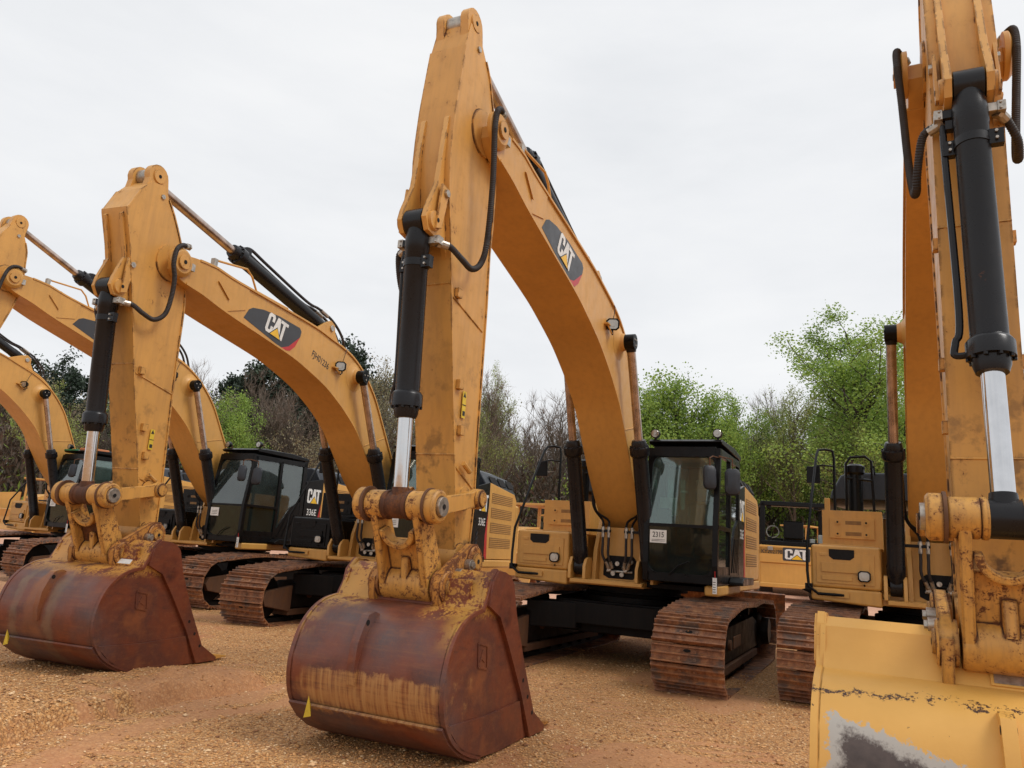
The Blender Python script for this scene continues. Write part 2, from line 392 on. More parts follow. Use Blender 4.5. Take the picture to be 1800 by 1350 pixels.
# ------------------------------------------------------------------ excavator
U0, Z0 = .447, 2.051
CYLP = (2.66, 1.125)
TOPL = [(6.57, .0), (6.50, .12), (6.27, .27), (6.0, .40), (5.7, .49), (5.4, .60), (4.65, .88), (3.95, 1.13), (3.55, 1.24), (3.2, 1.33), (2.9, 1.38), (2.6, 1.38), (2.28, 1.33), (1.92, 1.22), (1.6, 1.06), (1.12, .80), (.8, .62), (.4, .36), (.1, .19)]
LOWL = [(-.15, .05), (-.15, -.12), (.05, -.19), (.5, -.14), (1.1, .02), (1.5, .17), (1.9, .33), (2.2, .43), (2.6, .49), (2.9, .51), (3.3, .51), (3.8, .45), (4.2, .38), (4.9, .20), (5.6, .02), (6.0, -.06), (6.35, -.15), (6.52, -.11)]
STK = {
 'long': dict(L=3.84, front=[(-.92, .33), (-.65, .41), (-.12, .50), (.1, .53), (.48, .56), (.86, .53), (1.1, .48), (1.84, .37), (2.5, .27), (3.1, .17), (3.6, .11), (3.84, .09)],
              rear=[(3.9, -.02), (3.82, -.14), (3.44, -.20), (2.82, -.21), (2.17, -.23), (1.58, -.25), (1.08, -.25), (.78, -.28), (.18, -.29), (-.1, -.24), (-.42, -.13), (-.59, -.07), (-.72, .02), (-.90, .16)],
              stop=(-.97, .24), cyl=(1.10, .68), rod=(3.41, .67), link=(3.33, .03), lpin=(4.02, .42)),
 'short': dict(L=3.15, front=[(-.86, .38), (-.72, .52), (-.48, .66), (-.42, .68), (-.08, .60), (.36, .53), (.81, .46), (1.1, .42), (1.57, .35), (2.2, .24), (2.6, .18), (3.0, .11), (3.15, .09)],
               rear=[(3.21, -.02), (3.12, -.13), (2.6, -.16), (2.1, -.18), (1.6, -.2), (.91, -.24), (.48, -.27), (.16, -.25), (-.1, -.20), (-.31, -.12), (-.57, 0), (-.74, .10), (-.88, .18)],
               stop=(-.96, .27), cyl=(.44, .64), rod=(2.70, .68), link=(2.65, .03), lpin=(3.32, .43)),
}
# bucket outline relative to the stick pin
BK_OUT = [(.46, -.33), (.62, -.36), (.76, -.43), (.87, -.54), (.93, -.67), (.96, -.80), (.95, -.94), (.90, -1.07), (.80, -1.19), (.66, -1.28), (.50, -1.345), (.35, -1.385), (.05, -1.40), (-.35, -1.39), (-.78, -1.385)]
BK_IN = [(-.80, -1.34), (-.56, -1.20), (-.33, -.83), (-.10, -.40), (-.01, -.15)]

def shift2(L, t):
    o = []
    for i in range(len(L)):
        a = Vector(L[max(0, i - 1)]); b = Vector(L[min(len(L) - 1, i + 1)]); d = (b - a).normalized(); o.append(tuple(Vector(L[i]) + Vector((-d.y, d.x)) * t))
    return o
def smooth2(L, k=4):
    P = [Vector(p) for p in L]; Q = []
    for i in range(len(P) - 1):
        p0 = P[max(0, i - 1)]; p1 = P[i]; p2 = P[i + 1]; p3 = P[min(len(P) - 1, i + 2)]
        for j in range(k):
            t = j / k; Q.append(tuple(.5 * ((2 * p1) + (p2 - p0) * t + (2 * p0 - 5 * p1 + 4 * p2 - p3) * t * t + (3 * p1 - p0 - 3 * p2 + p3) * t ** 3)))
    return Q + [tuple(P[-1])]
TOPL = smooth2(TOPL[:4], 3)[:-1] + smooth2(TOPL[3:], 4); LOWL = LOWL[:2] + smooth2(LOWL[2:], 4)
BK_OUT = smooth2(BK_OUT[:12], 3) + BK_OUT[12:]
NBO = len(BK_OUT) - 3
def TRACKPATH():
    pts = []
    for k in range(13):
        a = pi / 2 - pi * k / 12; pts.append((2.03 + .425 * math.cos(a), .475 + .425 * math.sin(a)))
    pts += [(1.2, .05), (0, .05), (-1.2, .05)]
    for k in range(13):
        a = -pi / 2 - pi * k / 12; pts.append((-2.05 + .43 * math.cos(a), .50 + .43 * math.sin(a)))
    pts += [(-1.5, .955), (-.9, .985), (0, .965), (.8, .995), (1.3, .97)]
    return pts
def resample(pts, n):
    P = [Vector(p) for p in pts] + [Vector(pts[0])]; L = [0]
    for a, b in zip(P, P[1:]): L.append(L[-1] + (b - a).length)
    out = []
    for i in range(n):
        t = L[-1] * i / n; j = max(k for k in range(len(L)) if L[k] <= t); j = min(j, len(P) - 2)
        out.append(P[j].lerp(P[j + 1], (t - L[j]) / (L[j + 1] - L[j])))
    return out, L[-1] / n
def make_track(root, side, w=.84):
    mb = MB(); pts, pitch = resample(TRACKPATH(), 51); n = len(pts); rr = random.Random(3 + side)
    for i in range(n):
        a = pts[i - 1]; b = pts[(i + 1) % n]; t = (b - a).normalized(); nn = Vector((-t.y, t.x))
        c = pts[i]
        if nn.dot(c - Vector((0 if abs(c.x) < 2 else math.copysign(2, c.x), .5))) < 0: nn = -nn
        h = pitch * .5
        j = rr.uniform(-.004, .004)
        def q(s, d): p = c + t * s + nn * (d + j); return (p.x, p.y)
        prof = [q(-h * .98, 0), q(h * .98, 0), q(h * .98, .016), q(h * .88, .062), q(h * .76, .062), q(h * .66, .018), q(h * .14, .018), q(h * .07, .048), q(-h * .07, .048), q(-h * .14, .018), q(-h * .64, .018), q(-h * .72, .048), q(-h * .84, .048), q(-h * .95, .016)]
        y0 = side * 1.34 - w / 2 + rr.uniform(-.003, .003)
        mb.prism(prof, y0, y0 + w, 'track_rust')
        for yy in (-.09, .09):
            for s_ in (-.32, .45):
                p = c + t * (h * s_) + nn * .016; mb.bolt((p.x, side * 1.34 + yy, p.y), (nn.x, 0, nn.y), .017, 'track_rust', .02)
        p = c + t * (-h * .40) + nn * .0185
        # mud window in the middle of the shoe
        ex = Vector((0, 1, 0)); ey = Vector((t.x, 0, t.y)); nz = Vector((nn.x, 0, nn.y))
        o = Vector((p.x, side * 1.34, p.y))
        mb.flat([(.044 * math.cos(q_ * pi / 6), .019 * math.sin(q_ * pi / 6)) for q_ in range(12)], o, ex, ey, nz, -.004, .0025, 'hole')
        # chain link under the shoe
        for yy in (-.10, .10):
            g = [c + t * (-h) - nn * .005, c + t * h - nn * .005, c + t * h - nn * .075, c - t * h - nn * .075]
            mb.prism([(v_.x, v_.y) for v_ in g], side * 1.34 + yy - .03, side * 1.34 + yy + .03, 'black_under')
        for _ in range(rr.randint(2, 9)):
            pp = c + t * rr.uniform(-h * .6, h * .6) + nn * .02; s0 = rr.uniform(.006, .016); yy = rr.gauss(-.05, w * .2); yy = max(-w * .45, min(w * .45, yy))
            mb.lathe((pp.x, side * 1.34 + yy - s0, pp.y), (pp.x + .01, side * 1.34 + yy + s0, pp.y), [(0, s0 * .4), (.4, s0 * .9), (.8, s0 * .7), (1, s0 * .2)], 'clod', 5)
    tr = build('track', mb, root, bevel=0, key='track%d' % side)
    yc = side * 1.34
    f = MB()
    f.prism([(-1.75, .28), (1.55, .28), (1.72, .36), (1.72, .58), (1.3, .72), (-1.3, .76), (-1.75, .66)], yc - .20, yc + .20, 'black_under')
    f.prism([(1.45, .22), (2.15, .34), (2.22, .46), (2.15, .58), (1.45, .66)], yc - .24, yc - .15, 'frame_mud')
    f.prism([(1.45, .22), (2.15, .34), (2.22, .46), (2.15, .58), (1.45, .66)], yc + .15, yc + .24, 'frame_mud')
    f.prism([(-1.6, .16), (1.5, .16), (1.5, .26), (-1.6, .26)], yc - .23, yc + .23, 'frame_mud')
    for x in (.7, -.9):
        f.cyl((x, yc - .2, .86), (x, yc + .2, .86), .07, 'black_under', 12); f.box((x - .06, yc - .08, .7), (x + .06, yc + .08, .86), 'black_under')
    f.box((-.05, yc - .21, .42), (.55, yc + .215, .58), 'frame_mud'); f.cyl((.9, yc - .22, .5), (.9, yc + .24, .5), .07, 'frame_mud', 14)
    build('track_frame', f, tr, bevel=.012, key='tf%d' % side)
    g = MB(); g.lathe((2.03, yc - .13, .475), (2.03, yc + .13, .475), [(0, .30), (.08, .37), (.3, .37), (.32, .40), (.68, .40), (.7, .37), (.92, .37), (1, .30)], 'black_under', 28)
    g.cyl((2.03, yc - .2, .475), (2.03, yc + .2, .475), .10, 'frame_mud', 14)
    build('idler_wheel', g, tr, bevel=0, key='id%d' % side)
    g = MB(); sp = []
    for k in range(42):
        a = 2 * pi * k / 42; r_ = .40 if k % 2 == 0 else .33; sp.append((-2.05 + r_ * math.cos(a), .5 + r_ * math.sin(a)))
    g.prism(sp, yc - .05, yc + .05, 'track_rust')
    g.lathe((-2.05, yc - .2, .5), (-2.05, yc + .36, .5) if side > 0 else (-2.05, yc - .36, .5), [(0, .28), (.7, .28), (.8, .22), (1, .20)], 'black_under', 24)
    build('sprocket', g, tr, bevel=.004, key='sp%d' % side)
    for k in range(7):
        x = -1.35 + k * .44; g = MB(); g.lathe((x, yc - .19, .185), (x, yc + .19, .185), [(0, .07), (.1, .095), (.3, .095), (.36, .075), (.64, .075), (.7, .095), (.9, .095), (1, .07)], 'black_under', 14)
        build('track_roller', g, tr, bevel=0, key='ro%d_%d' % (side, k))
    return tr
def pane(mb, P, mat, th=.006):
    P = [Vector(p) for p in P]; n = (P[1] - P[0]).cross(P[2] - P[0]).normalized() * th; k = len(P)
    mb.add(P + [p + n for p in P], [tuple(range(k)), tuple(range(2 * k - 1, k - 1, -1))] + [(i, i + k, (i + 1) % k + k, (i + 1) % k) for i in range(k)], mat)
def work_light(parent, c, d=(1, 0, 0), s=.085, name='work_light', k=1):
    c = Vector(c); d = Vector(d).normalized(); a = d.cross(Vector((0, 0, 1))).normalized(); b = a.cross(d)
    mb = MB(); oct_ = [(-1, -.6), (-.6, -1), (.6, -1), (1, -.6), (1, .6), (.6, 1), (-.6, 1), (-1, .6)]
    def ringpts(r, t): return [c + a * x * r + b * y * r * .9 + d * t for x, y in oct_]
    L = [ringpts(s * .5, -.09), ringpts(s * .9, -.03), ringpts(s, 0), ringpts(s, .03), ringpts(s * .84, .035), ringpts(s * .80, .018)]
    vs = [p for l in L for p in l]; fs = [tuple(range(7, -1, -1)), tuple(range(40, 48))]
    for i in range(5):
        for q in range(8): fs.append((i * 8 + q, i * 8 + (q + 1) % 8, (i + 1) * 8 + (q + 1) % 8, (i + 1) * 8 + q))
    mb.add(vs, fs, 'black'); mb.tube([c - d * .08, c - d * .10 - b * s * 1.1, c - b * s * 1.5], .012, 'black', 6, False)
    o = build(name, mb, parent, bevel=0)
    m2 = MB(); m2.flat([(x * s * .78, y * s * .70) for x, y in oct_], c, a, b, d, .018, .026, 'lens'); m2.cyl(c + d * .02, c + d * .034, s * .4, 'lens', 12)
    build('lens', m2, o, bevel=0); return o
def cylinder_part(root, name, p0, p1, Lb, rb, rr, rodmat='chrome_rusty', head=True, eye=.1, eyew=.09, tubeside=None, gland=1.12, eyemat=None):
    """p0 barrel eye, p1 rod eye, both in machine space"""
    p0 = Vector(p0); p1 = Vector(p1); d = (p1 - p0).normalized(); Y = Vector((0, 1, 0)); n = Y.cross(d).normalized()
    mb = MB(); q = p0 + d * Lb; Lh = rb * 2.2
    mb.cyl(p0 - Y * eyew, p0 + Y * eyew, eye, 'black_cyl', 22)
    mb.lathe(p0, q, [(0, rb * .86), (.05, rb * .98), (.09, rb * 1.05), (.15, rb * 1.05), (.155, rb), (1 - Lh / Lb, rb), (1 - Lh / Lb + .005, rb * gland), (1 - Lh * .85 / Lb, rb * 1.28), (1 - Lh * .42 / Lb, rb * 1.28), (1 - Lh * .40 / Lb, rb * 1.02), (1 - .02, rb * .98), (1, rb * .85)], 'black_cyl', 28)
    for k in range(10):
        a = 2 * pi * k / 10; e = (Y * math.cos(a) + n * math.sin(a)) * rb * 1.16; mb.bolt(q - d * (Lh * .44) + e, d, rb * .13, 'black_cyl', rb * .22)
    if tubeside is not None:
        s = Y * tubeside[0] + n * tubeside[1]; s.normalize()
        a0 = p0 + d * (eye + rb * 1.5) + s * rb; mb.box(tuple(a0 - Vector((.03, .045, .03))), tuple(a0 + Vector((.03, .045, .03))), 'black_cyl')
        mb.tube([a0 + s * .05, a0 + s * .06 + d * .12, q - d * (Lh * 1.9) + s * rb * 1.45, q - d * Lh * 1.0 + s * rb * 1.75, q - d * Lh * .62 + s * rb * 1.8, q - d * Lh * .6 + s * rb * .9], rb * .22, 'black_cyl', 8)
        for t in (.22, ): 
            c = p0 + d * (Lb * t); mb.lathe(c - d * .03, c + d * .03, [(0, rb * 1.04), (0, rb * 1.08), (1, rb * 1.08), (1, rb * 1.04)], 'black_cyl', 24)
            for sg in (1, -1):
                cc = c + s * sg * rb * 1.3; mb.box(tuple(cc - Vector((.03, .04, .05))), tuple(cc + Vector((.03, .04, .05))), 'black_cyl', )
                for dz in (-.025, .025): mb.bolt(cc + n * (.03 if n.x > 0 else -.03) + d * dz, (1, 0, 0), .010, 'steel', .02)
    o = build(name, mb, root, bevel=.004)
    m2 = MB(); m2.cyl(q - d * .05, p1 - d * rr, rr, rodmat, 24); m2.cyl(p1 - d * (rr * 2.3), p1, rr * 1.12, eyemat or 'black_cyl', 24, rr * 1.35)
    m2.cyl(p1 - Y * eyew, p1 + Y * eyew, rr * 1.75, eyemat or ('black_cyl' if name != 'stick_cylinder' else 'steel'), 24)
    build('piston_rod', m2, o, bevel=0); return o
def hose(root, pts, r=.022, mat='rubber', name='hydraulic_hose', fit=True, coil=False):
    mb = MB()
    if coil:
        P = [Vector(p) for p in pts]; Q = []
        for i in range(len(P) - 1):
            p0 = P[max(0, i - 1)]; p1 = P[i]; p2 = P[i + 1]; p3 = P[min(len(P) - 1, i + 2)]; kk = max(6, int((p2 - p1).length / .008))
            for k in range(kk):
                t = k / kk; Q.append(.5 * ((2 * p1) + (p2 - p0) * t + (2 * p0 - 5 * p1 + 4 * p2 - p3) * t * t + (3 * p1 - p0 - 3 * p2 + p3) * t ** 3))
        Q.append(P[-1]); mb.tube(Q, [r * (1.06 if i % 2 else .92) for i in range(len(Q))], mat, 10, False)
    else: mb.tube(pts, r, mat, 10)
    if fit:
        for a, b in ((pts[0], pts[1]), (pts[-1], pts[-2])):
            a = Vector(a); d = (Vector(b) - a).normalized(); mb.cyl(a - d * .01, a + d * .07, r * 1.25, 'steel', 10); mb.cyl(a - d * .03, a, r * 1.6, 'steel', 6)
    return build(name, mb, root, bevel=0)

def excavator(name, x, y, a, b, s, kind, label, bucket='bucket_rust_band', black_box=False, lod=0, stretch=1., text=True, cylmod=None, tagged=False, sw=.19, chrome='chrome', serial=False, lifted=0, bw=.665, stick_mat='yellow_stick', ysc=1., cabtape=False, boxlamp=True):
    root = empty(name, (x, y, lifted), -(pi / 2 + a), label, 'excavator', 'yellow excavators parked in a row')
    K = dict(STK[kind]); cb, sb = math.cos(b), math.sin(b)
    def B(px, pz): return (U0 + px * cb - pz * sb, Z0 + px * sb + pz * cb)
    tip = B(6.5, 0) if False else (U0 + 6.5 * cb, Z0 + 6.5 * sb)
    cs, ss = math.cos(s), math.sin(s)
    def S(d, n): d = d * (stretch if d > 0 else 1); return (tip[0] - d * ss + n * cs, tip[1] - d * cs - n * ss)
    # --- undercarriage
    for sd in (-1, 1): make_track(root, sd)
    mb = MB()
    mb.prism([(-.85, -.95), (-.35, -1.15), (.35, -1.15), (.85, -.95), (.85, .95), (.35, 1.15), (-.35, 1.15), (-.85, .95)], .46, .90, 'black_under', 2)
    for sx in (-1, 1):
        for sy in (-1, 1):
            mb.prism([(sx * .55, sy * .5), (sx * 1.05, sy * .55), (sx * 1.35, sy * 1.20), (sx * .75, sy * 1.20)], .50, .86, 'black_under', 2)
        mb.prism([(-.80, .88), (.80, .88), (.92, .80), (.92, .58), (-.92, .58), (-.92, .80)], sx * 1.0 - .05, sx * 1.0 + .05, 'black_under', 0)
    mb.cyl((0, 0, .88), (0, 0, .98), .78, 'black_under', 40)
    build('carbody', mb, root, bevel=.015, key='carbody')
    mb = MB(); mb.lathe((0, 0, .96), (0, 0, 1.14), [(0, .72), (.3, .74), (.35, .68), (.6, .68), (.62, .78), (1, .78)], 'black_under', 48)
    build('swing_ring', mb, root, bevel=0, key='swing')
    # --- upper structure
    mb = MB()
    mb.box((-2.75, -1.0, 1.13), (1.12, .44, 1.21), 'yellow')
    mb.box((-2.75, -1.46, 1.15), (.35, -1.0, 1.22), 'black_under'); mb.box((-2.75, .44, 1.15), (1.0, 1.42, 1.22), 'black_under')
    mb.box((1.0, -.60, 1.15), (1.26, .45, 1.20), 'yellow')
    for v in (-.62, -.40, .36, .58):   # lugs that carry boom and cylinder feet
        w_ = .045
        mb.prism([(.62, 1.2), (1.24, 1.2), (1.24, 1.38), (1.16, 1.50), (1.0, 1.50), (.86, 1.36), (.62, 1.36)], v - w_ / 2, v + w_ / 2, 'yellow')
    for v in (-.34, .34):
        mb.prism([(-.6, 1.2), (1.0, 1.2), (.95, 1.6), (.72, 2.1), (.55, 2.26), (.33, 2.26), (.15, 2.05), (-.6, 1.5)], v - .03, v + .03, 'yellow')
    mb.cyl((U0, -.40, Z0), (U0, .40, Z0), .09, 'steel', 20)
    mb.prism([(-.31, 1.20), (.31, 1.20), (.31, 1.78), (.20, 1.95), (-.31, 1.95)], .80, .84, 'yellow', 0)
    build('swing_platform', mb, root, bevel=.008, key='platform')
    mb = MB()
    mb.prism([(-.24, 1.27), (-.16, 1.23), (.20, 1.23), (.27, 1.30), (.27, 1.46), (.20, 1.55), (-.16, 1.55), (-.24, 1.47)], .842, .848, 'hole', 0)
    for vv, zz in ((-.14, 1.36), (-.02, 1.44), (.1, 1.36), (.18, 1.47), (-.08, 1.30), (.05, 1.29)):
        mb.cyl((.80, vv, zz), (.90, vv, zz), .028, 'black', 10); mb.cyl((.885, vv, zz), (.905, vv, zz), .034, 'steel', 8)
    mb.cyl((.87, -.18, 1.33), (.87, .2, 1.33), .018, 'steel', 8); mb.cyl((.88, -.2, 1.41), (.88, .16, 1.40), .015, 'black', 8)
    build('valve_block', mb, root, bevel=.002, key='valve')
    # fuel tank and tool box at the machine's front right
    bm_ = 'black' if black_box else 'yellow'
    mb = MB()
    mb.box((.35, -1.49, 1.30), (1.18, -.66, 1.84), bm_)
    tb = build('tool_box', mb, root, bevel=.035, key='tool' + bm_)
    mb = MB(); mb.prism([(-1.49, 1.14), (-.66, 1.10), (-.66, 1.30), (-1.49, 1.30)], .30, 1.20, 'yellow', 0)
    mb.box((-2.6, -1.49, 1.14), (.30, -1.30, 1.32), 'yellow')
    build('lower_skirt', mb, root, bevel=.03, key='skirtr')
    mb = MB()
    mb.box((1.17, -1.42, 1.36), (1.196, -.74, 1.74), bm_); mb.box((1.19, -1.36, 1.50), (1.215, -.80, 1.62), bm_)
    mb.box((1.19, -1.38, 1.70), (1.206, -1.30, 1.735), bm_); mb.box((1.19, -1.36, 1.40), (1.210, -1.0, 1.45), bm_)
    mb.prism([(-1.27, 1.72), (-1.27, 1.70), (-1.22, 1.66), (-1.02, 1.66), (-.97, 1.70), (-.97, 1.79), (-1.27, 1.79)], 1.196, 1.202, 'hole', 0)
    build('door', mb, tb, bevel=.010, key='tooldoor' + bm_)
    if boxlamp: work_light(tb, (1.215, -.86, 1.47), (1, 0, 0), .075, 'headlight')
    mb = MB(); um = 'black' if black_box else 'yellow'
    mb.box((-.9, -1.40, 1.84), (.42, -.64, 2.34), um)
    mb.box((.42, -1.30, 1.96), (.45, -.74, 2.24), um)
    for vv in (-1.20, -.84):
        for zz in (2.02, 2.18): mb.cyl((.45, vv, zz), (.462, vv, zz), .038, um, 14); mb.cyl((.462, vv, zz), (.468, vv, zz), .014, 'hole', 8)
    mb.box((.45, -1.10, 2.15), (.453, -.90, 2.20), 'louvre'); mb.box((.45, -1.10, 2.00), (.453, -.90, 2.05), 'louvre')
    build('fuel_tank', mb, root, bevel=.03, key='tank' + um)
    mb = MB()   # tread steps on top of the tool box
    mb.box((.48, -1.40, 1.842), (1.12, -.72, 1.850), bm_)
    for i in range(9): mb.box((.50 + i * .068, -1.38, 1.850), (.53 + i * .068, -.74, 1.856), bm_)
    build('step_tread', mb, root, bevel=.002, key='tread' + bm_)
    # handrail
    mb = MB(); r_ = .019
    for pts in ([(1.22, -1.10, 1.22), (1.27, -1.40, 1.22), (1.28, -1.51, 1.30), (1.24, -1.53, 1.50), (1.20, -1.53, 1.86), (.80, -1.50, 2.50), (.42, -1.46, 3.12), (.34, -1.44, 3.20), (.26, -1.36, 3.22), (.24, -1.26, 3.20), (.24, -1.24, 3.10), (.24, -1.24, 2.34)],
                [(-.05, -1.10, 2.34), (-.05, -1.10, 3.05), (-.06, -1.04, 3.15), (-.10, -.84, 3.17), (-.12, -.76, 3.10), (-.12, -.74, 2.34)],
                [(-.05, -1.10, 2.85), (-.12, -.75, 2.82)], [(-.12, -.74, 3.02), (-1.2, -.74, 3.02), (-1.25, -.74, 2.95), (-1.25, -.74, 2.6)]):
        mb.tube(pts, r_, 'black', 8, False)
    mb.box((1.15, -1.56, 1.26), (1.25, -1.47, 1.34), 'black'); mb.box((1.19, -1.20, 1.19), (1.23, -1.04, 1.26), 'yellow')
    build('handrail', mb, root, bevel=0, key='rail')
    mb = MB(); mb.tube([(.24, -1.24, 2.98), (.34, -1.40, 2.98), (.36, -1.52, 2.95)], .014, 'black', 6, False)
    mb.box((.33, -1.60, 2.72), (.37, -1.42, 2.96), 'black')
    mo = build('mirror', mb, root, bevel=.02, key='mir1'); m2 = MB(); m2.box((.322, -1.59, 2.73), (.329, -1.43, 2.95), 'mirror'); build('mirror_glass', m2, mo, bevel=0, key='mir1g')
    mb = MB(); mb.cyl((-.15, -.98, 2.34), (-.15, -.98, 2.95), .10, 'black', 18); mb.lathe((-.15, -.98, 2.90), (-.15, -.98, 3.06), [(0, .10), (.2, .13), (.8, .13), (1, .08)], 'black', 18)
    build('air_intake', mb, root, bevel=0, key='intake')
    # right and left hood sides
    mb = MB()
    mb.box((-2.62, -1.46, 1.24), (-.92, -1.38, 2.62), 'black' if black_box else 'yellow'); mb.box((-2.5, -1.475, 1.5), (-1.8, -1.46, 2.4), 'yellow'); mb.box((-1.7, -1.475, 1.5), (-1.0, -1.46, 2.4), 'yellow')
    build('side_panel', mb, root, bevel=.012, key='sideR' + bm_)
    mb = MB(); mb.prism([(-.42, 1.30), (-.42, 2.66), (-1.02, 2.78), (-1.02, 2.3), (-.90, 1.75), (-.92, 1.30)], 1.42, 1.46, 'black')
    mb.prism([(-.92, 1.302), (-.90, 1.75), (-1.0, 2.2), (-1.0, 1.9), (-1.06, 1.302)], 1.44, 1.462, 'logo_red')
    mb.prism([(-.34, 1.25), (-.42, 1.25), (-.42, 2.62), (-.34, 2.58)], .5, 1.44, 'black')
    pl = build('side_panel', mb, root, bevel=.006, key='sideL')
    mb = MB()
    ex, ey, nz = (-1, 0, 0), (0, 0, 1), (0, 1, 0)
    emblem(mb, (-.50, 1.46, 2.20), tuple(v * .30 for v in ex), tuple(v * .32 for v in ey), nz)
    build('logo_emblem', mb, pl, bevel=0, key='sideLe'); mb = MB()
    if text: write(mb, '336E', (-.52, 1.46, 1.93), ex, ey, nz, .20, 'white', .003, width=.34)
    for k in range(3): mb.prism([(-.44, 1.72 - k * .09), (-.52, 1.78 - k * .09), (-.52, 1.81 - k * .09), (-.44, 1.75 - k * .09)], 1.461, 1.468, 'grey_hood')
    build('writing', mb, pl, bevel=0, key='sideLw%d' % text)
    mb = MB(); mb.prism([(-1.02, 1.30), (-1.02, 2.78), (-2.45, 2.66), (-2.60, 2.54), (-2.60, 1.36), (-2.52, 1.30)], 1.40, 1.455, 'yellow_clean')
    ld = build('engine_door', mb, root, bevel=.012, key='edoor')
    mb = MB()
    for k in range(4):
        z = 1.52 + k * .29; mb.prism([(-1.16, z), (-2.35, z), (-2.35, z + .19), (-1.16, z + .20)], 1.452, 1.459, 'louvre')
        for j in range(5): mb.box((-2.35, 1.458, z + .012 + j * .037), (-1.16, 1.464, z + .024 + j * .037), 'yellow_clean')
    build('louvre', mb, ld, bevel=0, key='louv')
    mb = MB(); mb.box((-2.60, 1.25, 1.14), (-.40, 1.48, 1.285), 'yellow_clean'); mb.box((-.40, 1.30, 1.12), (1.34, 1.49, 1.255), 'yellow_clean')
    build('lower_skirt', mb, root, bevel=.03, key='skirtl')
    mb = MB(); mb.prism([(-.42, 1.26), (.62, 1.26), (.62, 1.30), (.50, 1.36), (-.42, 1.36)], 1.49, 1.68, 'black')
    build('side_step', mb, root, bevel=.012, key='sstep')
    mb = MB()   # wedge at the foot of the right hand side
    mb.add([(-.1, -1.49, 1.30), (-.6, -1.49, 1.30), (-.6, -1.49, 1.08), (-.1, -1.49, 1.12), (-.15, -1.74, 1.22), (-.55, -1.74, 1.22)], [(0, 1, 2, 3), (0, 4, 5, 1), (3, 2, 5, 4), (0, 3, 4), (1, 5, 2)], 'black')
    build('access_step', mb, root, bevel=.004, key='wedge')
    # hood
    mb = MB()
    prof = [(-1.38, 2.60), (-1.36, 2.72), (-1.22, 2.98), (-1.10, 3.03), (1.10, 3.03), (1.24, 2.98), (1.40, 2.74), (1.42, 2.60)]
    n = len(prof); vs = []
    for u_, k_ in ((-.95, 1.0), (-1.05, 1.02), (-1.8, 1.02), (-2.5, .94), (-2.85, .72)):
        for v_, z_ in prof: vs.append((u_, v_ * (1 if k_ > .9 else .94), 2.60 + (z_ - 2.60) * k_))
    fs = [tuple(range(n)), tuple(range(5 * n - 1, 4 * n - 1, -1))]
    for i in range(4):
        for j in range(n): fs.append((i * n + j, i * n + (j + 1) % n, (i + 1) * n + (j + 1) % n, (i + 1) * n + j))
    mb.add(vs, fs, 'grey_hood')
    hd = build('engine_hood', mb, root, bevel=.03, key='hood')
    mb = MB()
    for k in range(3):
        u_ = -1.25 - k * .47; pane(mb, [(u_, 1.315, 2.93), (u_ - .36, 1.315, 2.925), (u_ - .36, 1.40, 2.77), (u_, 1.405, 2.77)], 'hole', .012)
    build('vent', mb, hd, bevel=0, key='hvent')
    mb = MB(); mb.cyl((-1.3, -.5, 3.0), (-1.3, -.5, 3.22), .07, 'black', 14)
    build('exhaust_pipe', mb, hd, bevel=0, key='exh')
    mb = MB()
    cw = [(-2.62, -1.47), (-2.62, 1.47), (-2.95, 1.40), (-3.25, 1.10), (-3.42, .6), (-3.45, 0), (-3.42, -.6), (-3.25, -1.10), (-2.95, -1.40)]
    mb.prism(cw, 1.18, 2.45, 'yellow_clean', 2)
    build('counterweight', mb, root, bevel=.06, key='cw')
    # --- cab
    v0, v1 = .50, 1.485
    side = [(-.36, 1.27), (-.36, 3.10), (1.10, 3.14), (1.26, 3.04), (1.42, 2.02), (1.44, 1.50), (1.42, 1.27)]
    mb = MB()
    for v in (v0, v1 - .07):
        mb.strip([(1.42, 1.27), (1.44, 1.50), (1.425, 2.02), (1.27, 3.04)], v, v + .07, .085, 'black')
        mb.strip([(1.27, 3.06), (-.36, 3.08)], v, v + .07, .10, 'black')
        mb.strip([(-.36, 3.10), (-.36, 1.27)], v, v + .07, .11, 'black')
        mb.strip([(-.36, 1.27), (1.42, 1.27)], v, v + .07, .12, 'black')
        mb.box((.42, v, 1.3), (.50, v + .07, 3.0), 'black')
    mb.box((1.30, v0 + .07, 1.27), (1.40, v1 - .07, 1.38), 'black'); mb.box((1.38, v0 + .07, 1.98), (1.42, v1 - .07, 2.02), 'black')
    mb.prism([(1.20, 2.94), (1.29, 2.94), (1.27, 3.08), (1.18, 3.08)], v0 + .07, v1 - .07, 'black')
    # rounded window corners
    for vv, sg in ((v0 + .07, 1), (v1 - .07, -1)):
        for zz, sz, ua, ub in ((2.95, -1, 1.225, 1.297), (1.38, 1, 1.35, 1.428)):
            rr_ = .13; arc = [(vv + sg * rr_ * (1 - math.cos(q_)), zz + sz * rr_ * (1 - math.sin(q_))) for q_ in [k * pi / 14 for k in range(8)]]
            mb.prism([(vv, zz)] + arc[::1], ua, ub, 'black', 0)
    mb.box((-.36, v0 + .07, 1.27), (-.30, v1 - .07, 1.95), 'black'); mb.box((-.36, v0 + .07, 2.95), (-.30, v1 - .07, 3.08), 'black')
    mb.box((-.30, v0 + .02, 1.26), (1.30, v1 - .02, 1.30), 'black')
    mb.box((-.30, v0 + .01, 1.30), (1.34, v0 + .05, 1.72), 'black')
    # door's lower sheet and rear corner with slanted ribs
    mb.box((.50, v1 - .055, 1.38), (1.34, v1 - .01, 1.50), 'black')
    mb.prism([(-.26, 1.38), (.42, 1.38), (.42, 1.55), (.05, 2.05), (-.26, 2.2)], v1 - .05, v1 - .005, 'black')
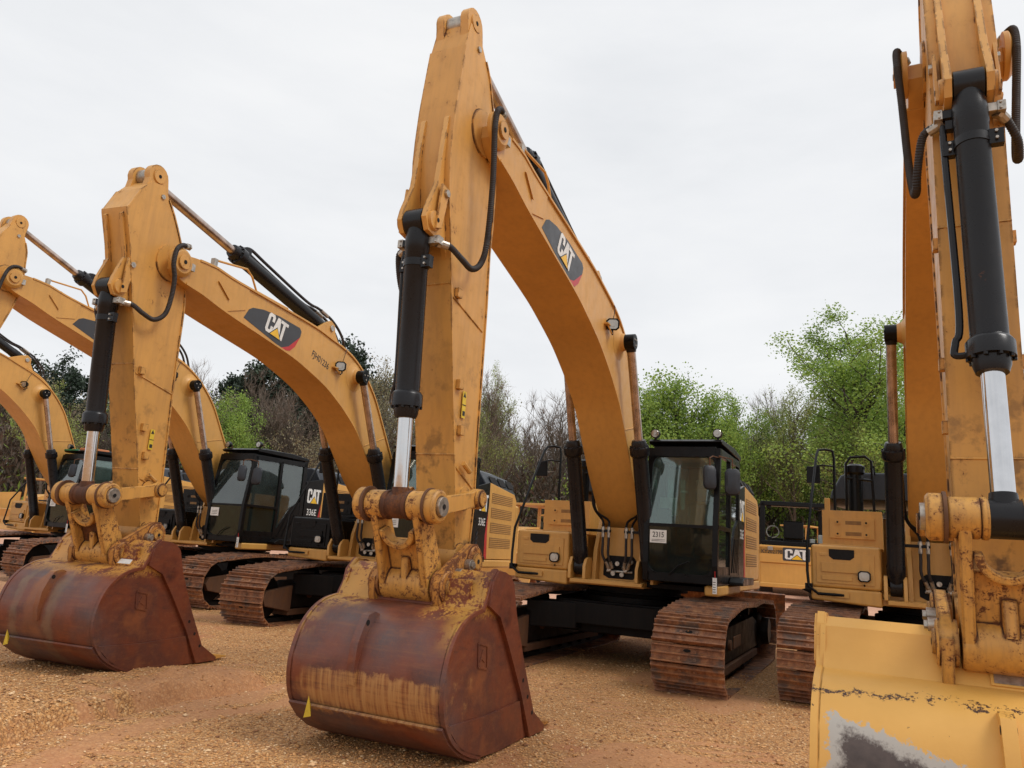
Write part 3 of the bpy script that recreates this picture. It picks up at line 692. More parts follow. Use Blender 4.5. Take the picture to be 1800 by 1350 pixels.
    for k in range(4): mb.prism([(.30 - k * .14, 1.42), (.36 - k * .14, 1.42), (.10 - k * .10, 1.90), (.05 - k * .10, 1.90)], v1 - .006, v1 + .008, 'black')
    mb.box((.44, v1 - .02, 1.98), (1.40, v1 + .005, 2.03), 'black')
    cab = build('cab', mb, root, bevel=.010, key='cab')
    mb = MB(); mb.prism([(-.40, 3.10), (1.22, 3.12), (1.27, 3.155), (1.20, 3.19), (.2, 3.215), (-.38, 3.17)], v0 - .01, v1 + .01, 'black')
    mb.prism([(-.1, 3.20), (.9, 3.205), (.85, 3.235), (-.05, 3.23)], v0 + .15, v1 - .15, 'grey_hood')
    if cabtape:
        mb.box((1.15, v0, 3.156), (1.272, v0 + .50, 3.20), 'green_tape'); mb.box((.7, v0 + .55, 3.18), (1.22, v1, 3.24), 'red_tape')
    build('roof', mb, cab, bevel=.015, key='roof%d' % cabtape)
    mb = MB(); pane(mb, [(1.405, v0 + .07, 2.02), (1.405, v1 - .07, 2.02), (1.255, v1 - .07, 2.95), (1.255, v0 + .07, 2.95)], 'glass'); build('windshield', mb, cab, bevel=0, key='ws1')
    mb = MB(); pane(mb, [(1.385, v0 + .07, 1.38), (1.385, v1 - .07, 1.38), (1.405, v1 - .07, 1.98), (1.405, v0 + .07, 1.98)], 'glass_dark'); build('lower_windshield', mb, cab, bevel=0, key='ws2')
    mb = MB(); pane(mb, [(.50, v1 - .03, 2.03), (1.34, v1 - .03, 2.03), (1.20, v1 - .03, 2.97), (.50, v1 - .03, 2.97)], 'glass'); build('door_window', mb, cab, bevel=0, key='ws3')
    mb = MB(); pane(mb, [(.50, v1 - .03, 1.50), (1.35, v1 - .03, 1.50), (1.35, v1 - .03, 1.98), (.50, v1 - .03, 1.98)], 'glass_dark'); build('door_window', mb, cab, bevel=0, key='ws4')
    mb = MB(); pane(mb, [(-.25, v1 - .03, 2.2), (.05, v1 - .03, 2.05), (.42, v1 - .03, 1.56), (.42, v1 - .03, 2.97), (-.25, v1 - .03, 2.97)], 'glass'); build('side_window', mb, cab, bevel=0, key='ws5')
    mb = MB(); pane(mb, [(-.25, v0 + .03, 1.72), (1.33, v0 + .03, 1.72), (1.30, v0 + .03, 2.10), (1.20, v0 + .03, 2.97), (-.25, v0 + .03, 2.97)], 'glass'); build('side_window', mb, cab, bevel=0, key='ws6')
    mb = MB(); pane(mb, [(-.33, v0 + .07, 1.95), (-.33, v1 - .07, 1.95), (-.33, v1 - .07, 2.95), (-.33, v0 + .07, 2.95)], 'glass'); build('rear_window', mb, cab, bevel=0, key='ws7')
    mb = MB()
    mb.box((-.12, .74, 1.62), (.42, 1.22, 1.78), 'seat_cloth'); mb.box((-.22, .76, 1.75), (-.06, 1.20, 2.42), 'seat_cloth'); mb.box((-.24, .86, 2.42), (-.12, 1.10, 2.66), 'seat_cloth')
    mb.box((-.1, .78, 1.30), (.35, 1.18, 1.62), 'inner_grey')
    build('seat', mb, cab, bevel=.04, key='seat')
    mb = MB()
    for v in (.62, 1.24): mb.box((-.05, v, 1.62), (.52, v + .13, 1.90), 'inner_grey'); mb.cyl((.42, v + .06, 1.88), (.46, v + .06, 2.08), .02, 'inner_grey', 8); mb.cyl((.46, v + .06, 2.06), (.46, v + .06, 2.14), .035, 'inner_grey', 10)
    mb.box((.95, v0 + .10, 1.36), (1.15, v0 + .26, 2.24), 'inner_grey'); mb.box((.92, v0 + .10, 2.15), (1.0, v0 + .34, 2.40), 'inner_light')
    mb.cyl((1.12, .85, 1.30), (1.02, .85, 1.72), .012, 'inner_grey', 6); mb.cyl((1.12, 1.05, 1.30), (1.02, 1.05, 1.72), .012, 'inner_grey', 6)
    mb.box((.98, .78, 1.31), (1.24, .93, 1.34), 'inner_grey'); mb.box((.98, .97, 1.31), (1.24, 1.12, 1.34), 'inner_grey')
    mb.box((-.29, v0 + .08, 1.3), (-.26, v1 - .08, 1.96), 'inner_grey'); mb.box((-.2, v0 + .09, 2.96), (1.15, v1 - .09, 3.05), 'inner_light')
    for lo_, hi_ in (((.72, 1.95), (1.28, 2.42)), ((.72, 2.78), (1.28, 2.95)), ((.72, 2.42), (.84, 2.78)), ((1.08, 2.42), (1.28, 2.78))): mb.box((-.29, lo_[0], lo_[1]), (-.255, hi_[0], hi_[1]), 'inner_grey')
    build('control_console', mb, cab, bevel=.015, key='cons')
    mb = MB(); mb.tube([(1.42, .86, 1.36), (1.435, .98, 1.48), (1.44, 1.12, 1.54)], .010, 'black', 6, False); build('wiper', mb, cab, bevel=0, key='wip')
    for v in (v0 + .06, v1 - .06):
        mb = MB(); mb.cyl((1.14, v, 3.17), (1.14, v, 3.23), .015, 'black', 8); mb.lathe((1.08, v, 3.275), (1.20, v, 3.275), [(0, .03), (.4, .062), (1, .066)], 'black', 18)
        lo = build('work_light', mb, cab, bevel=0, key='cl%.2f' % v); m2 = MB(); m2.lathe((1.201, v, 3.275), (1.206, v, 3.275), [(0, .055), (1, .050)], 'lens', 16); m2.cyl((1.206, v, 3.275), (1.215, v, 3.275), .022, 'lens', 10); build('lens', m2, lo, bevel=0, key='cll%.2f' % v)
    for (cx, cy, cz, w_, h_, tw) in ((1.50, v1 - .10, 2.64, .085, .165, .55), (1.36, v1 + .17, 2.60, .10, .18, .25)):
        mb = MB(); mb.tube([(1.24, v1 - .02, 2.93), (1.44, v1 - .04 + (cy - v1) * .3, 2.93), (cx, cy, 2.90), (cx, cy, cz)], .010, 'frame_mud', 6, False)
        rm = Matrix.Rotation(tw, 3, 'Z') @ Matrix.Rotation(-.12, 3, 'Y')
        def ov(k_, t_): return [Vector((cx, cy, cz)) + rm @ Vector((t_, w_ * k_ * max(-1, min(1, 1.25 * math.cos(q_))), h_ * k_ * max(-1, min(1, 1.15 * math.sin(q_))))) for q_ in [k * pi / 12 + .13 for k in range(24)]]
        LL = [ov(.97, -.02), ov(1, .0), ov(.92, .035), ov(.6, .06)]; vs = [p for l in LL for p in l]; fs = [tuple(range(23, -1, -1)), tuple(range(72, 96))]
        for i in range(3):
            for q_ in range(24): fs.append((i * 24 + q_, i * 24 + (q_ + 1) % 24, (i + 1) * 24 + (q_ + 1) % 24, (i + 1) * 24 + q_))
        mb.add(vs, fs, 'grey_hood'); mo = build('mirror', mb, cab, bevel=0, key='cm%.2f' % cx); m2 = MB(); m2.add(ov(.88, -.023) + ov(.88, -.026), [tuple(range(24)), tuple(range(47, 23, -1))], 'mirror'); build('mirror_glass', m2, mo, bevel=0, key='cmg%.2f' % cx)
    mb = MB(); X = 1.412
    mb.box((X, v0 + .085, 1.76), (X + .004, v0 + .31, 1.93), 'white')
    if tagged:
        write(mb, '2315', (X + .004, v0 + .12, 1.835), (0, 1, 0), (0, 0, 1), (1, 0, 0), .10, 'ink', .002, width=.155)
        for k in range(2): mb.box((X + .004, v0 + .11, 1.80 - k * .018), (X + .0055, v0 + .29, 1.806 - k * .018), 'ink')
    else:
        for k in range(3): mb.box((X + .004, v0 + .12, 1.80 + k * .03), (X + .0055, v0 + .27, 1.808 + k * .03), 'ink')
    build('paper_label', mb, cab, bevel=0, key='paper%d' % tagged)
    mb = MB(); mb.box((1.43, v1 - .06, 1.16), (1.436, v1 - .005, 1.36), 'white')
    for k in range(5): mb.box((1.436, v1 - .055, 1.18 + k * .03), (1.4375, v1 - .02, 1.188 + k * .03), 'ink')
    mb.tube([(1.43, v1 - .03, 1.36), (1.44, v1 - .03, 1.44)], .006, 'logo_red', 5, False)
    build('hang_tag', mb, cab, bevel=0, key='htag')
    # --- boom
    W = .31
    prof = TOPL + LOWL
    body = [p for p in TOPL if p[0] < 6.02] + [p for p in LOWL if p[0] < 6.02]
    mb = MB(); mb.prism([B(*p) for p in body], -W + .012, W - .012, 'yellow')
    nose = [p for p in TOPL if p[0] > 5.3] + [(5.3, .3)] + [p for p in LOWL if p[0] > 5.5]
    for sg in (-1, 1):
        mb.prism([B(*p) for p in nose], sg * W, sg * (W - .11), 'yellow')
    # lips of the side plates
    tl = [B(*p) for p in TOPL if p[0] < 6.3]; ll = [B(*p) for p in LOWL if p[0] < 6.3]
    mb.sheet(shift2(tl, -.005), -W - .012, W + .012, .028, 'yellow'); mb.sheet(shift2(ll, -.005), -W - .012, W + .012, .028, 'yellow')
    for sg in (-1, 1):   # pin boss at tip, foot boss, cylinder boss
        c = B(6.5, 0) if False else tip
        mb.lathe((c[0], sg * W, c[1]), (c[0], sg * (W + .07), c[1]), [(0, .175), (.5, .175), (.8, .15), (1, .13)], 'yellow', 28)
        mb.lathe((c[0], sg * (W + .07), c[1]), (c[0], sg * (W + .095), c[1]), [(0, .085), (1, .085)], 'yellow_stick', 20); mb.cyl((c[0], sg * (W + .095), c[1]), (c[0], sg * (W + .10), c[1]), .025, 'hole', 10)
        e = B(6.36, .06); mb.box((e[0] - .045, sg * W, e[1] - .05), (e[0] + .03, sg * (W + .06), e[1] + .04), 'steel')
        c = B(*CYLP); mb.lathe((c[0], sg * (W - .01), c[1]), (c[0], sg * (W + .085), c[1]), [(0, .24), (.15, .17), (.5, .125), (1, .11)], 'yellow', 28)
        f0 = B(5.9, .27); f1 = B(5.62, .20); mb.add([(f0[0], sg * W, f0[1]), (f1[0], sg * W, f1[1]), (f1[0], sg * (W + .02), f1[1] - .015), (f0[0], sg * (W + .02), f0[1] - .015)], [(0, 1, 2, 3)], 'yellow')
        f0 = B(1.75, .36); f1 = B(1.25, .82)
        mb.tube([(f0[0], sg * (W - .008), f0[1]), (f1[0], sg * (W - .008), f1[1])], .008, 'yellow', 6, False)
    f0 = B(.0, 0); mb.cyl((f0[0], -.30, f0[1]), (f0[0], .30, f0[1]), .19, 'yellow', 26)
    boom = build('boom', mb, root, bevel=.006)
    # boom cylinder trunnion caps
    c = B(*CYLP)
    for sg in (-1, 1):
        mb = MB()
        mb.cyl((c[0], sg * (W + .08), c[1]), (c[0], sg * (W + .22), c[1]), .105, 'black', 24)
        for k in range(3): a_ = k * 2.1 + .4; mb.bolt((c[0] + .05 * math.cos(a_), sg * (W + .22), c[1] + .05 * math.sin(a_)), (0, sg, 0), .014, 'steel', .01)
        build('pin_cap', mb, boom, bevel=.006)
    # decals on both boom sides
    for sg in (1, -1):
        mb = MB(); ex2 = Vector((cb, 0, sb)); ey2 = Vector((-sb, 0, cb)); nz = Vector((0, sg, 0)); o0 = Vector((U0, sg * (W - .012), Z0))
        dec = [(5.27, .20), (5.25, .36), (5.20, .43), (5.02, .55), (4.7, .70), (4.25, .86), (4.19, .84), (4.17, .76), (4.19, .56), (4.25, .44), (4.34, .38), (4.44, .35)]
        if sg < 0: pass
        mb.flat(dec, o0, ex2, ey2, nz, .0, .003, 'decal_dark')
        mb.flat([(4.172, .745), (4.19, .56), (4.25, .44), (4.34, .38), (4.44, .35), (4.31, .47)], o0, ex2, ey2, nz, .003, .005, 'logo_red')
        if sg > 0: emblem(mb, o0 + ex2 * 4.86 + ey2 * .33, (ex2 * -.43 + ey2 * .11) / 1.5, ex2 * .045 + ey2 * .285, nz, .007)
        else: emblem(mb, o0 + ex2 * 4.43 + ey2 * .42, (ex2 * .43 - ey2 * .11) / 1.5, -ex2 * .0 + ey2 * .285, nz, .007)
        if serial and sg > 0: write(mb, 'FJH01236', o0 + ex2 * 3.80 + ey2 * .70, ex2 * -1 + ey2 * .17, ex2 * .15 + ey2, nz, .14, 'ink', .002, width=.47)
        build('logo_decal', mb, boom, bevel=0)
    q = B(3.05, 1.04); hl = work_light(boom, (q[0] + .12, W + .06, q[1] - .02), (1, .35, -.1), .085)
    mb = MB(); q2 = B(3.2, .92); mb.box((q2[0] - .02, W - .02, q2[1] - .02), (q2[0] + .08, W + .05, q2[1] + .0), 'yellow'); mb.tube([(q2[0] + .05, W + .02, q2[1]), (q[0] + .1, W + .05, q[1] - .14)], .012, 'yellow', 6, False)
    mb.tube([(q[0] + .08, W + .04, q[1]), (q[0] + .02, W + .05, q[1] + .22), (q[0] - .06, W + .01, q[1] + .30)], .006, 'rubber', 6); build('light_bracket', mb, boom, bevel=.003)
    # steel tubes over the nose
    for sg in (-1, 1):
        mb = MB(); P_ = [B(6.02, .50), B(5.55, .80), B(5.42, .78), B(5.25, .68), B(4.6, .93)]
        mb.tube([(p[0], sg * .27, p[1]) for p in P_], .015, 'yellow', 7, False); a0 = B(6.05, .44); mb.box((a0[0] - .03, sg * .27 - .03, a0[1] - .05), (a0[0] + .03, sg * .27 + .03, a0[1] + .05), 'steel'); build('oil_pipe', mb, boom, bevel=0)
    mb = MB()
    for vv in (-.2, -.08, .05, .17): mb.tube([(B(3.3, 1.38)[0], vv, B(3.3, 1.38)[1]), (B(2.85, 1.46)[0], vv, B(2.85, 1.46)[1]), (B(2.3, 1.38)[0], vv, B(2.3, 1.38)[1]), (B(1.6, 1.12)[0], vv, B(1.6, 1.12)[1]), (B(.8, .68)[0], vv, B(.8, .68)[1])], .02, 'yellow', 7)
    build('oil_pipe', mb, boom, bevel=0)
    # --- boom cylinders
    c = B(*CYLP)
    for sg in (-1, 1):
        cylinder_part(root, 'boom_cylinder', (1.07, sg * .50, 1.37), (c[0], sg * .46, c[1]), 1.85, .105, .058, 'chrome_rusty', eyew=.07, eye=.12)
    # --- stick cylinder
    st = S(*K['stop']); ft = B(3.45, 1.52)
    dL = math.hypot(st[0] - ft[0], st[1] - ft[1])
    sc_ = cylinder_part(root, 'stick_cylinder', (ft[0], 0, ft[1]), (st[0], 0, st[1]), min(2.30, dL * .64), .105, .058, 'chrome_rusty', eyew=.08, eye=.12)
    fd = Vector((st[0] - ft[0], 0, st[1] - ft[1])).normalized(); fn = Vector((-fd.z, 0, fd.x)) * (1 if -fd.z * 0 + fd.x > 0 else -1)
    if fn.z < 0: fn = -fn
    for vv in (-.09, .02):
        f3 = Vector((ft[0], vv, ft[1])); Lb_ = min(2.30, dL * .64)
        mb = MB(); mb.tube([f3 + fd * (Lb_ - .2) + fn * .12, f3 + fd * (Lb_ - .3) + fn * .20, f3 + fd * (Lb_ - .7) + fn * .19, f3 + fd * .6 + fn * .17, f3 + fd * .25 + fn * .22, f3 + fn * .22 - fd * .15, f3 - fd * .5 + fn * .10, f3 - fd * .75 - fn * .16], .022, 'rubber', 8)
        for tt in (Lb_ - .25,): p = f3 + fd * tt + fn * .13; mb.box(tuple(p - Vector((.05, .04, .05))), tuple(p + Vector((.05, .04, .05))), 'black_cyl')
        p = f3 + fd * .1 + fn * .22; mb.cyl(p - fd * .1, p + fd * .1, .032, 'steel', 8)
        build('hydraulic_hose', mb, sc_, bevel=0)
    mb = MB()
    for vv in (-.13, .13): mb.prism([B(3.85, 1.14), B(3.62, 1.50), B(3.52, 1.62), B(3.40, 1.62), B(3.32, 1.52), B(2.95, 1.34)], vv - .025, vv + .025, 'yellow')
    mb.cyl((ft[0], -.18, ft[1]), (ft[0], .18, ft[1]), .05, 'steel', 16); build('cylinder_bracket', mb, boom, bevel=.006)
    # --- stick
    sp = [S(*p) for p in K['front']] + [S(*p) for p in K['rear']]
    mb = MB(); nf = len(K['front'])
    mb.prism(sp, -sw + .012, sw - .012, stick_mat)
    mb.strip([S(*p) for p in K['front']][::-1], -sw, sw, -.02, stick_mat) if False else None
    mb.sheet(shift2([S(*p) for p in smooth2(K['front'][1:], 2)], .005), -sw, sw, -.018, stick_mat)
    mb.sheet(shift2([S(*p) for p in smooth2(K['rear'][1:-1], 2)], .005), -sw, sw, -.018, stick_mat)
    L = K['L']
    for sg in (-1, 1):
        # top ears
        e = K['stop']; ear = [(-.60, .10), (-.70, .46), (-.92, .40)] if kind == 'short' else [(-.55, .05), (-.66, .36), (-.90, .37)]
        ear = ear + [(e[0] + .14 * math.cos(q_), e[1] + .14 * math.sin(q_)) for q_ in [math.radians(70 + 22 * k) for k in range(10)]]
        mb.prism([S(*p) for p in ear], sg * .085, sg * .168, stick_mat)
        c0 = S(*e); mb.lathe((c0[0], sg * .168, c0[1]), (c0[0], sg * .185, c0[1]), [(0, .085), (1, .08)], stick_mat, 22); mb.cyl((c0[0], sg * .185, c0[1]), (c0[0], sg * .188, c0[1]), .022, 'hole', 8)
        lk = S(e[0] + .22, e[1] - .07); mb.bolt((lk[0], sg * .165, lk[1]), (0, sg, 0), .03, 'steel', .03)
        # pivot boss
        mb.cyl((tip[0], 0, tip[1]), (tip[0], sg * (sw + .008), tip[1]), .22, stick_mat, 30)
        # cylinder brackets: long tapering plates down the front
        cy = K['cyl']; cd = cy[0] if cylmod is None else cylmod
        d0 = cd - 1.05 if kind == 'long' else cd - .88
        def fr(d):
            F = K['front']
            for p, q_ in zip(F, F[1:]):
                if p[0] <= d <= q_[0]: t = (d - p[0]) / (q_[0] - p[0]); return p[1] + (q_[1] - p[1]) * t
            return F[0][1]
        pl_ = [(d0, fr(d0) - .02), (d0 + .06, fr(d0) + .03), (cd - .35, cy[1] - .03), (cd - .1, cy[1] + .09), (cd, cy[1] + .12), (cd + .10, cy[1] + .07), (cd + .12, cy[1] - .03), (cd + .16, fr(cd + .1) + .02), (cd + .35, fr(cd + .35) - .02)]
        mb.prism([S(*p) for p in pl_], sg * .095, sg * .14, stick_mat)
        c1 = S(cd, cy[1]); mb.lathe((c1[0], sg * .14, c1[1]), (c1[0], sg * .165, c1[1]), [(0, .085), (1, .08)], stick_mat, 22)
        pb = S(cd - .10, cy[1] - .04); mb.prism([S(cd + .07, cy[1] + .02), S(cd + .05, cy[1] - .06), S(cd - .32, cy[1] - .16), S(cd - .34, cy[1] - .04)], sg * .165, sg * .185, stick_mat)
        lk = S(cd - .27, cy[1] - .10); mb.bolt((lk[0], sg * .185, lk[1]), (0, sg, 0), .034, 'steel', .022)
        mb.cyl((c1[0], sg * .185, c1[1]), (c1[0], sg * .188, c1[1]), .02, 'hole', 8)
    for fd_ in (.42, .62, .72, .86):  # small welded brackets
        d_ = L * fd_; f_ = fr(d_); a0 = S(d_, f_ - .10); mb.box((a0[0] - .035, sw - .01, a0[1] - .04), (a0[0] + .035, sw + .028, a0[1] + .04), stick_mat)
        a0 = S(d_ - .25, f_ + .002)
        for vv in (-.13, .09): mb.box((a0[0] - .02, vv - .02, a0[1] - .035), (a0[0] + .022, vv + .02, a0[1] + .035), stick_mat)
        a0 = S(d_, f_ - .10); mb.box((a0[0] - .035, -sw - .028, a0[1] - .04), (a0[0] + .035, -sw + .01, a0[1] + .04), stick_mat)
    for dd in (.43, .80):  # weld seams
        d_ = L * dd; p0, p1 = S(d_, fr(d_) - .02), S(d_ + .18, -.19)
        mb.tube([(p0[0], sw - .010, p0[1]), (p1[0], sw - .010, p1[1])], .009, stick_mat, 6, False)
        p0 = S(d_ - .1, fr(d_ - .1) + .004); mb.tube([(p0[0], -sw, p0[1]), (p0[0], sw, p0[1])], .008, stick_mat, 6, False)
    e = S(L * .80, .02); mb.tube([(e[0] - .05, sw + .03, e[1] - .03), (e[0] + .07, sw + .03, e[1] + .03)], .022, stick_mat, 8, False)
    bp = S(L, 0); mb.cyl((bp[0], -sw - .02, bp[1]), (bp[0], sw + .02, bp[1]), .135, stick_mat, 26)
    c2 = S(*K['link']); mb.cyl((c2[0], -sw - .03, c2[1]), (c2[0], sw + .03, c2[1]), .10, stick_mat, 24)
    stick = build('stick', mb, root, bevel=.006)
    mb = MB(); e = S(L * .66, .09 if kind == 'long' else .06); ex2 = Vector((1, 0, 0)); 
    mb.box((e[0] - .03, sw, e[1] - .12), (e[0] + .03, sw + .004, e[1] + .11), 'label_yellow')
    mb.flat([(-.022, .03), (.022, .03), (0, .075)], (e[0], sw + .004, e[1] + .03), (-1, 0, 0), (0, 0, 1), (0, 1, 0), 0, .002, 'ink'); mb.box((e[0] - .022, sw + .004, e[1] - .10), (e[0] + .018, sw + .006, e[1] - .06), 'ink'); mb.box((e[0] - .03, sw + .004, e[1] - .012), (e[0] + .03, sw + .006, e[1] - .004), 'ink')
    build('warning_label', mb, stick, bevel=0)
    # stick hoses
    cyk = K['cyl']; cd = cyk[0] if cylmod is None else cylmod
    for sg in (1, -1):
        L_ = [(cd + .17, .60, .17), (cd + .18, .52, .22), (cd + .26, .42, .28), (cd + .30, .28, .30), (cd + .20, .14, .31), (cd - .02, .09, .33), (cd * .5, .10, .36), (.06, .15, .38), (-.12, .12, .38), (-.20, .02, .36), (-.22, -.10, .32)]
        if sg < 0: L_ = [(cd + .19, .60, .17), (cd + .22, .56, .26), (cd + .40, .46, .30), (cd + .50, .36, .31), (cd + .40, .20, .32), (cd + .1, .12, .34), (cd * .5, .12, .36), (.06, .17, .38), (-.12, .13, .38), (-.20, .02, .36), (-.22, -.10, .32)]
        hose(stick, [(S(d_, n_)[0], sg * v_, S(d_, n_)[1]) for d_, n_, v_ in L_], .027, coil=True)
        blk = S(cd + .16, .64); m2 = MB(); m2.box((blk[0] - .035, min(sg * .06, sg * .19), blk[1] - .03), (blk[0] + .035, max(sg * .06, sg * .19), blk[1] + .03), 'steel' if sg > 0 else 'black_cyl'); m2.box((blk[0] - .04, min(sg * .15, sg * .20), blk[1] - .035), (blk[0] + .04, max(sg * .15, sg * .20), blk[1] + .035), 'steel')
        for dd in (-.02, .02): m2.bolt((blk[0] + .035, sg * .17, blk[1] + dd), (1, 0, 0), .009, 'steel', .015)
        build('hose_fitting', m2, stick, bevel=.004)
    # --- bucket cylinder
    cy = S(cd, cyk[1]); rp = S(*K['rod'])
    D_ = math.hypot(cy[0] - rp[0], cy[1] - rp[1])
    cylinder_part(root, 'bucket_cylinder', (cy[0], 0, cy[1]), (rp[0], 0, rp[1]), D_ * .705, .098, .060, chrome, eyew=.085, eye=.115, tubeside=(-1, .25), eyemat=None if bucket == 'bucket_yellow' else 'link_rust')
    # --- links
    lp = S(*K['lpin']); lm = 'yellow_worn'
    mb = MB()
    for sg in (-1, 1):
        mb.cyl((rp[0], sg * .075, rp[1]), (rp[0], sg * .115, rp[1]), .115, 'link_rust' if bucket != 'bucket_yellow' else lm, 26); mb.cyl((rp[0], sg * .115, rp[1]), (rp[0], sg * .27, rp[1]), .112, lm, 26)
        d2 = Vector((lp[0] - rp[0], lp[1] - rp[1])).normalized(); n2 = Vector((-d2.y, d2.x)); R0 = Vector(rp); L0 = Vector(lp)
        poly = [R0 + n2 * .10, R0 + d2 * .2 + n2 * .10, L0 + n2 * .13, L0 + d2 * .10 + n2 * .06, L0 + d2 * .12, L0 + d2 * .10 - n2 * .06, L0 - n2 * .13, R0 + d2 * .2 - n2 * .10, R0 - n2 * .10]
        mb.prism([tuple(p) for p in poly], sg * .16, sg * .225, lm)
    a_ = R0 + d2 * .28; b_ = L0 - d2 * .08
    mb.prism([tuple(a_ + n2 * .02), tuple(b_ + n2 * .02), tuple(b_ - n2 * .03), tuple(a_ - n2 * .03)], -.17, .17, 'link_rust' if bucket == 'bucket_rust_streak' else lm)
    mb.cyl((lp[0], -.225, lp[1]), (lp[0], .225, lp[1]), .135, lm, 28)
    # lifting eye
    a_ = R0 + d2 * .42; fx = -1 if n2.x > 0 else 1
    fv = n2 * (1 if n2.x > 0 else -1)
    mb.prism([tuple(a_ + fv * .0), tuple(a_ + fv * .05), tuple(a_ + d2 * .18 + fv * .11), tuple(a_ + d2 * .26 + fv * .08), tuple(a_ + d2 * .26)], -.035, .035, lm)
    rc = R0 + d2 * .17 + fv * .06; arc = [(-.16 * math.cos(q_), .16 * math.sin(q_)) for q_ in [math.radians(180 * k / 14) for k in range(15)]]
    oc = arc + [(x_ * .70, y_ * .70) for x_, y_ in reversed(arc)]
    mb.flat(oc, (rc.x, 0, rc.y), (0, 1, 0), (d2.x, 0, d2.y), (fv.x, 0, fv.y), -.05, .05, lm)
    mb.ring((a_ .x + d2.x * .02 + fv.x * .03, 0, a_.y + fv.y * .03), (a_.x + fv.x * .06, 0, a_.y + fv.y * .06), .13, .10, lm, 24) if False else None
    pw = build('power_link', mb, root, bevel=.012)
    for sg in (-1, 1):
        mb = MB(); mb.lathe((rp[0], sg * .27, rp[1]), (rp[0], sg * .29, rp[1]), [(0, .14), (1, .14)], 'frame_mud', 26)
        build('spacer_ring', mb, pw, bevel=.004)
    for sg in (-1, 1):
        mb = MB(); c2 = Vector(S(*K['link'])); d3 = (c2 - R0).normalized(); n3 = Vector((-d3.y, d3.x))
        poly = [R0 + n3 * .10, R0 + d3 * .14 + n3 * .065, c2 - d3 * .1 + n3 * .06, c2 + n3 * .085, c2 + d3 * .085 + n3 * .03, c2 + d3 * .085 - n3 * .03, c2 - n3 * .085, c2 - d3 * .1 - n3 * .06, R0 + d3 * .14 - n3 * .065, R0 - n3 * .10, R0 - d3 * .10 - n3 * .05, R0 - d3 * .10 + n3 * .05]
        mb.prism([tuple(p) for p in poly], sg * .295, sg * .355, 'yellow_stick')
        mb.cyl((rp[0], sg * .29, rp[1]), (rp[0], sg * .40, rp[1]), .075, 'steel', 20); mb.lathe((rp[0], sg * .29, rp[1]), (rp[0], sg * .375, rp[1]), [(0, .13), (.8, .13), (1, .11)], lm, 24)
        mb.cyl((c2.x, sg * .20, c2.y), (c2.x, sg * .40, c2.y), .062, 'yellow_worn', 20); mb.lathe((c2.x, sg * .35, c2.y), (c2.x, sg * .385, c2.y), [(0, .085), (1, .08)], 'yellow_worn', 20)
        q = Vector((rp[0], sg * .40, rp[1])); mb.cyl(q, q + Vector((0, sg * .006, 0)), .022, 'hole', 8)
        build('idler_link', mb, root, bevel=.008)
    # --- bucket
    def K2(p): return (bp[0] + p[0], bp[1] + p[1])
    loc = (bp[0], 0, bp[1]); bmn = bucket; W2 = bw
    mb = MB(); out = [K2(p) for p in BK_OUT]
    mb.sheet(out, -W2 + .02, W2 - .02, -.03, bmn)
    side_poly = [K2(p) for p in BK_OUT] + [K2(p) for p in BK_IN] + [K2((.06, -.08)), K2((.16, -.05)), K2((.28, -.04)), K2((.37, -.12))]
    mb.prism(side_poly, W2 - .03, W2, bmn); mb.prism(side_poly, -W2, -W2 + .03, bmn)
    # inset thicker lower side wear plates and side bars along the opening
    for sg in (-1, 1):
        wp = [K2(p) for p in ((.88, -1.08), (.66, -1.27), (.35, -1.375), (.05, -1.39), (-.42, -1.38), (-.30, -1.08), (.3, -1.10))]
        mb.prism(wp, sg * W2, sg * (W2 + .018), bmn)
        bar = [K2(p) for p in ((.36, -.13), (.28, -.05), (.16, -.06), (.06, -.09), (-.01, -.15), (-.10, -.40), (-.33, -.83), (-.56, -1.20), (-.80, -1.34), (-.80, -1.385), (-.50, -1.385), (-.28, -1.02), (.02, -.62), (.20, -.40), (.40, -.31))]
        mb.prism(bar, sg * W2, sg * (W2 + .035), bmn)
        P4 = [Vector(p) for p in ((.33, -.60), (.48, -.57), (.46, -.74), (.31, -.77))]
        for q_ in range(4):
            a4, b4 = P4[q_], P4[(q_ + 1) % 4]; d4 = (b4 - a4).normalized(); n4 = Vector((-d4.y, d4.x)) * .009
            mb.prism([K2(tuple(p)) for p in (a4 + n4, b4 + n4, b4 - n4, a4 - n4)], sg * W2, sg * (W2 + .008), bmn)
        mb.prism([K2(p) for p in ((.36, -.72), (.40, -.62), (.44, -.71), (.41, -.69))], sg * W2, sg * (W2 + .006), bmn)
        for k in range(3): q = K2((-.30 - .11 * k, -.92 - .14 * k)); mb.cyl((q[0], sg * (W2 + .035), q[1]), (q[0], sg * (W2 + .037), q[1]), .018, 'hole', 8)
        # raised rim where the back plate meets the sides
        mb.sheet(shift2([K2(p) for p in BK_OUT[:NBO]], .005), sg * (W2 - .0) - .018, sg * W2 + .018, -.03, bmn)
        # horn
        mb.strip([K2(p) for p in ((.28, -.035), (.35, -.10), (.40, -.22), (.47, -.34))], sg * W2 - .02, sg * W2 + .02, -.03, bmn)
    # top panel with torque tube, lip
    mb.sheet([K2((.49, -.335)), K2((.40, -.22)), K2((.36, -.11)), K2((.28, -.06))], -W2 + .02, W2 - .02, .03, bmn)
    mb.sheet([K2((.28, -.06)), K2((.12, -.08)), K2((.0, -.16)), K2((-.03, -.36)), K2((.14, -.46)), K2((.38, -.40))], -W2 + .02, W2 - .02, .02, bmn)
    mb.box((K2((-.86, 0))[0], -W2, K2((0, -1.40))[1]), (K2((-.5, 0))[0], W2, K2((0, -1.355))[1]), bmn)
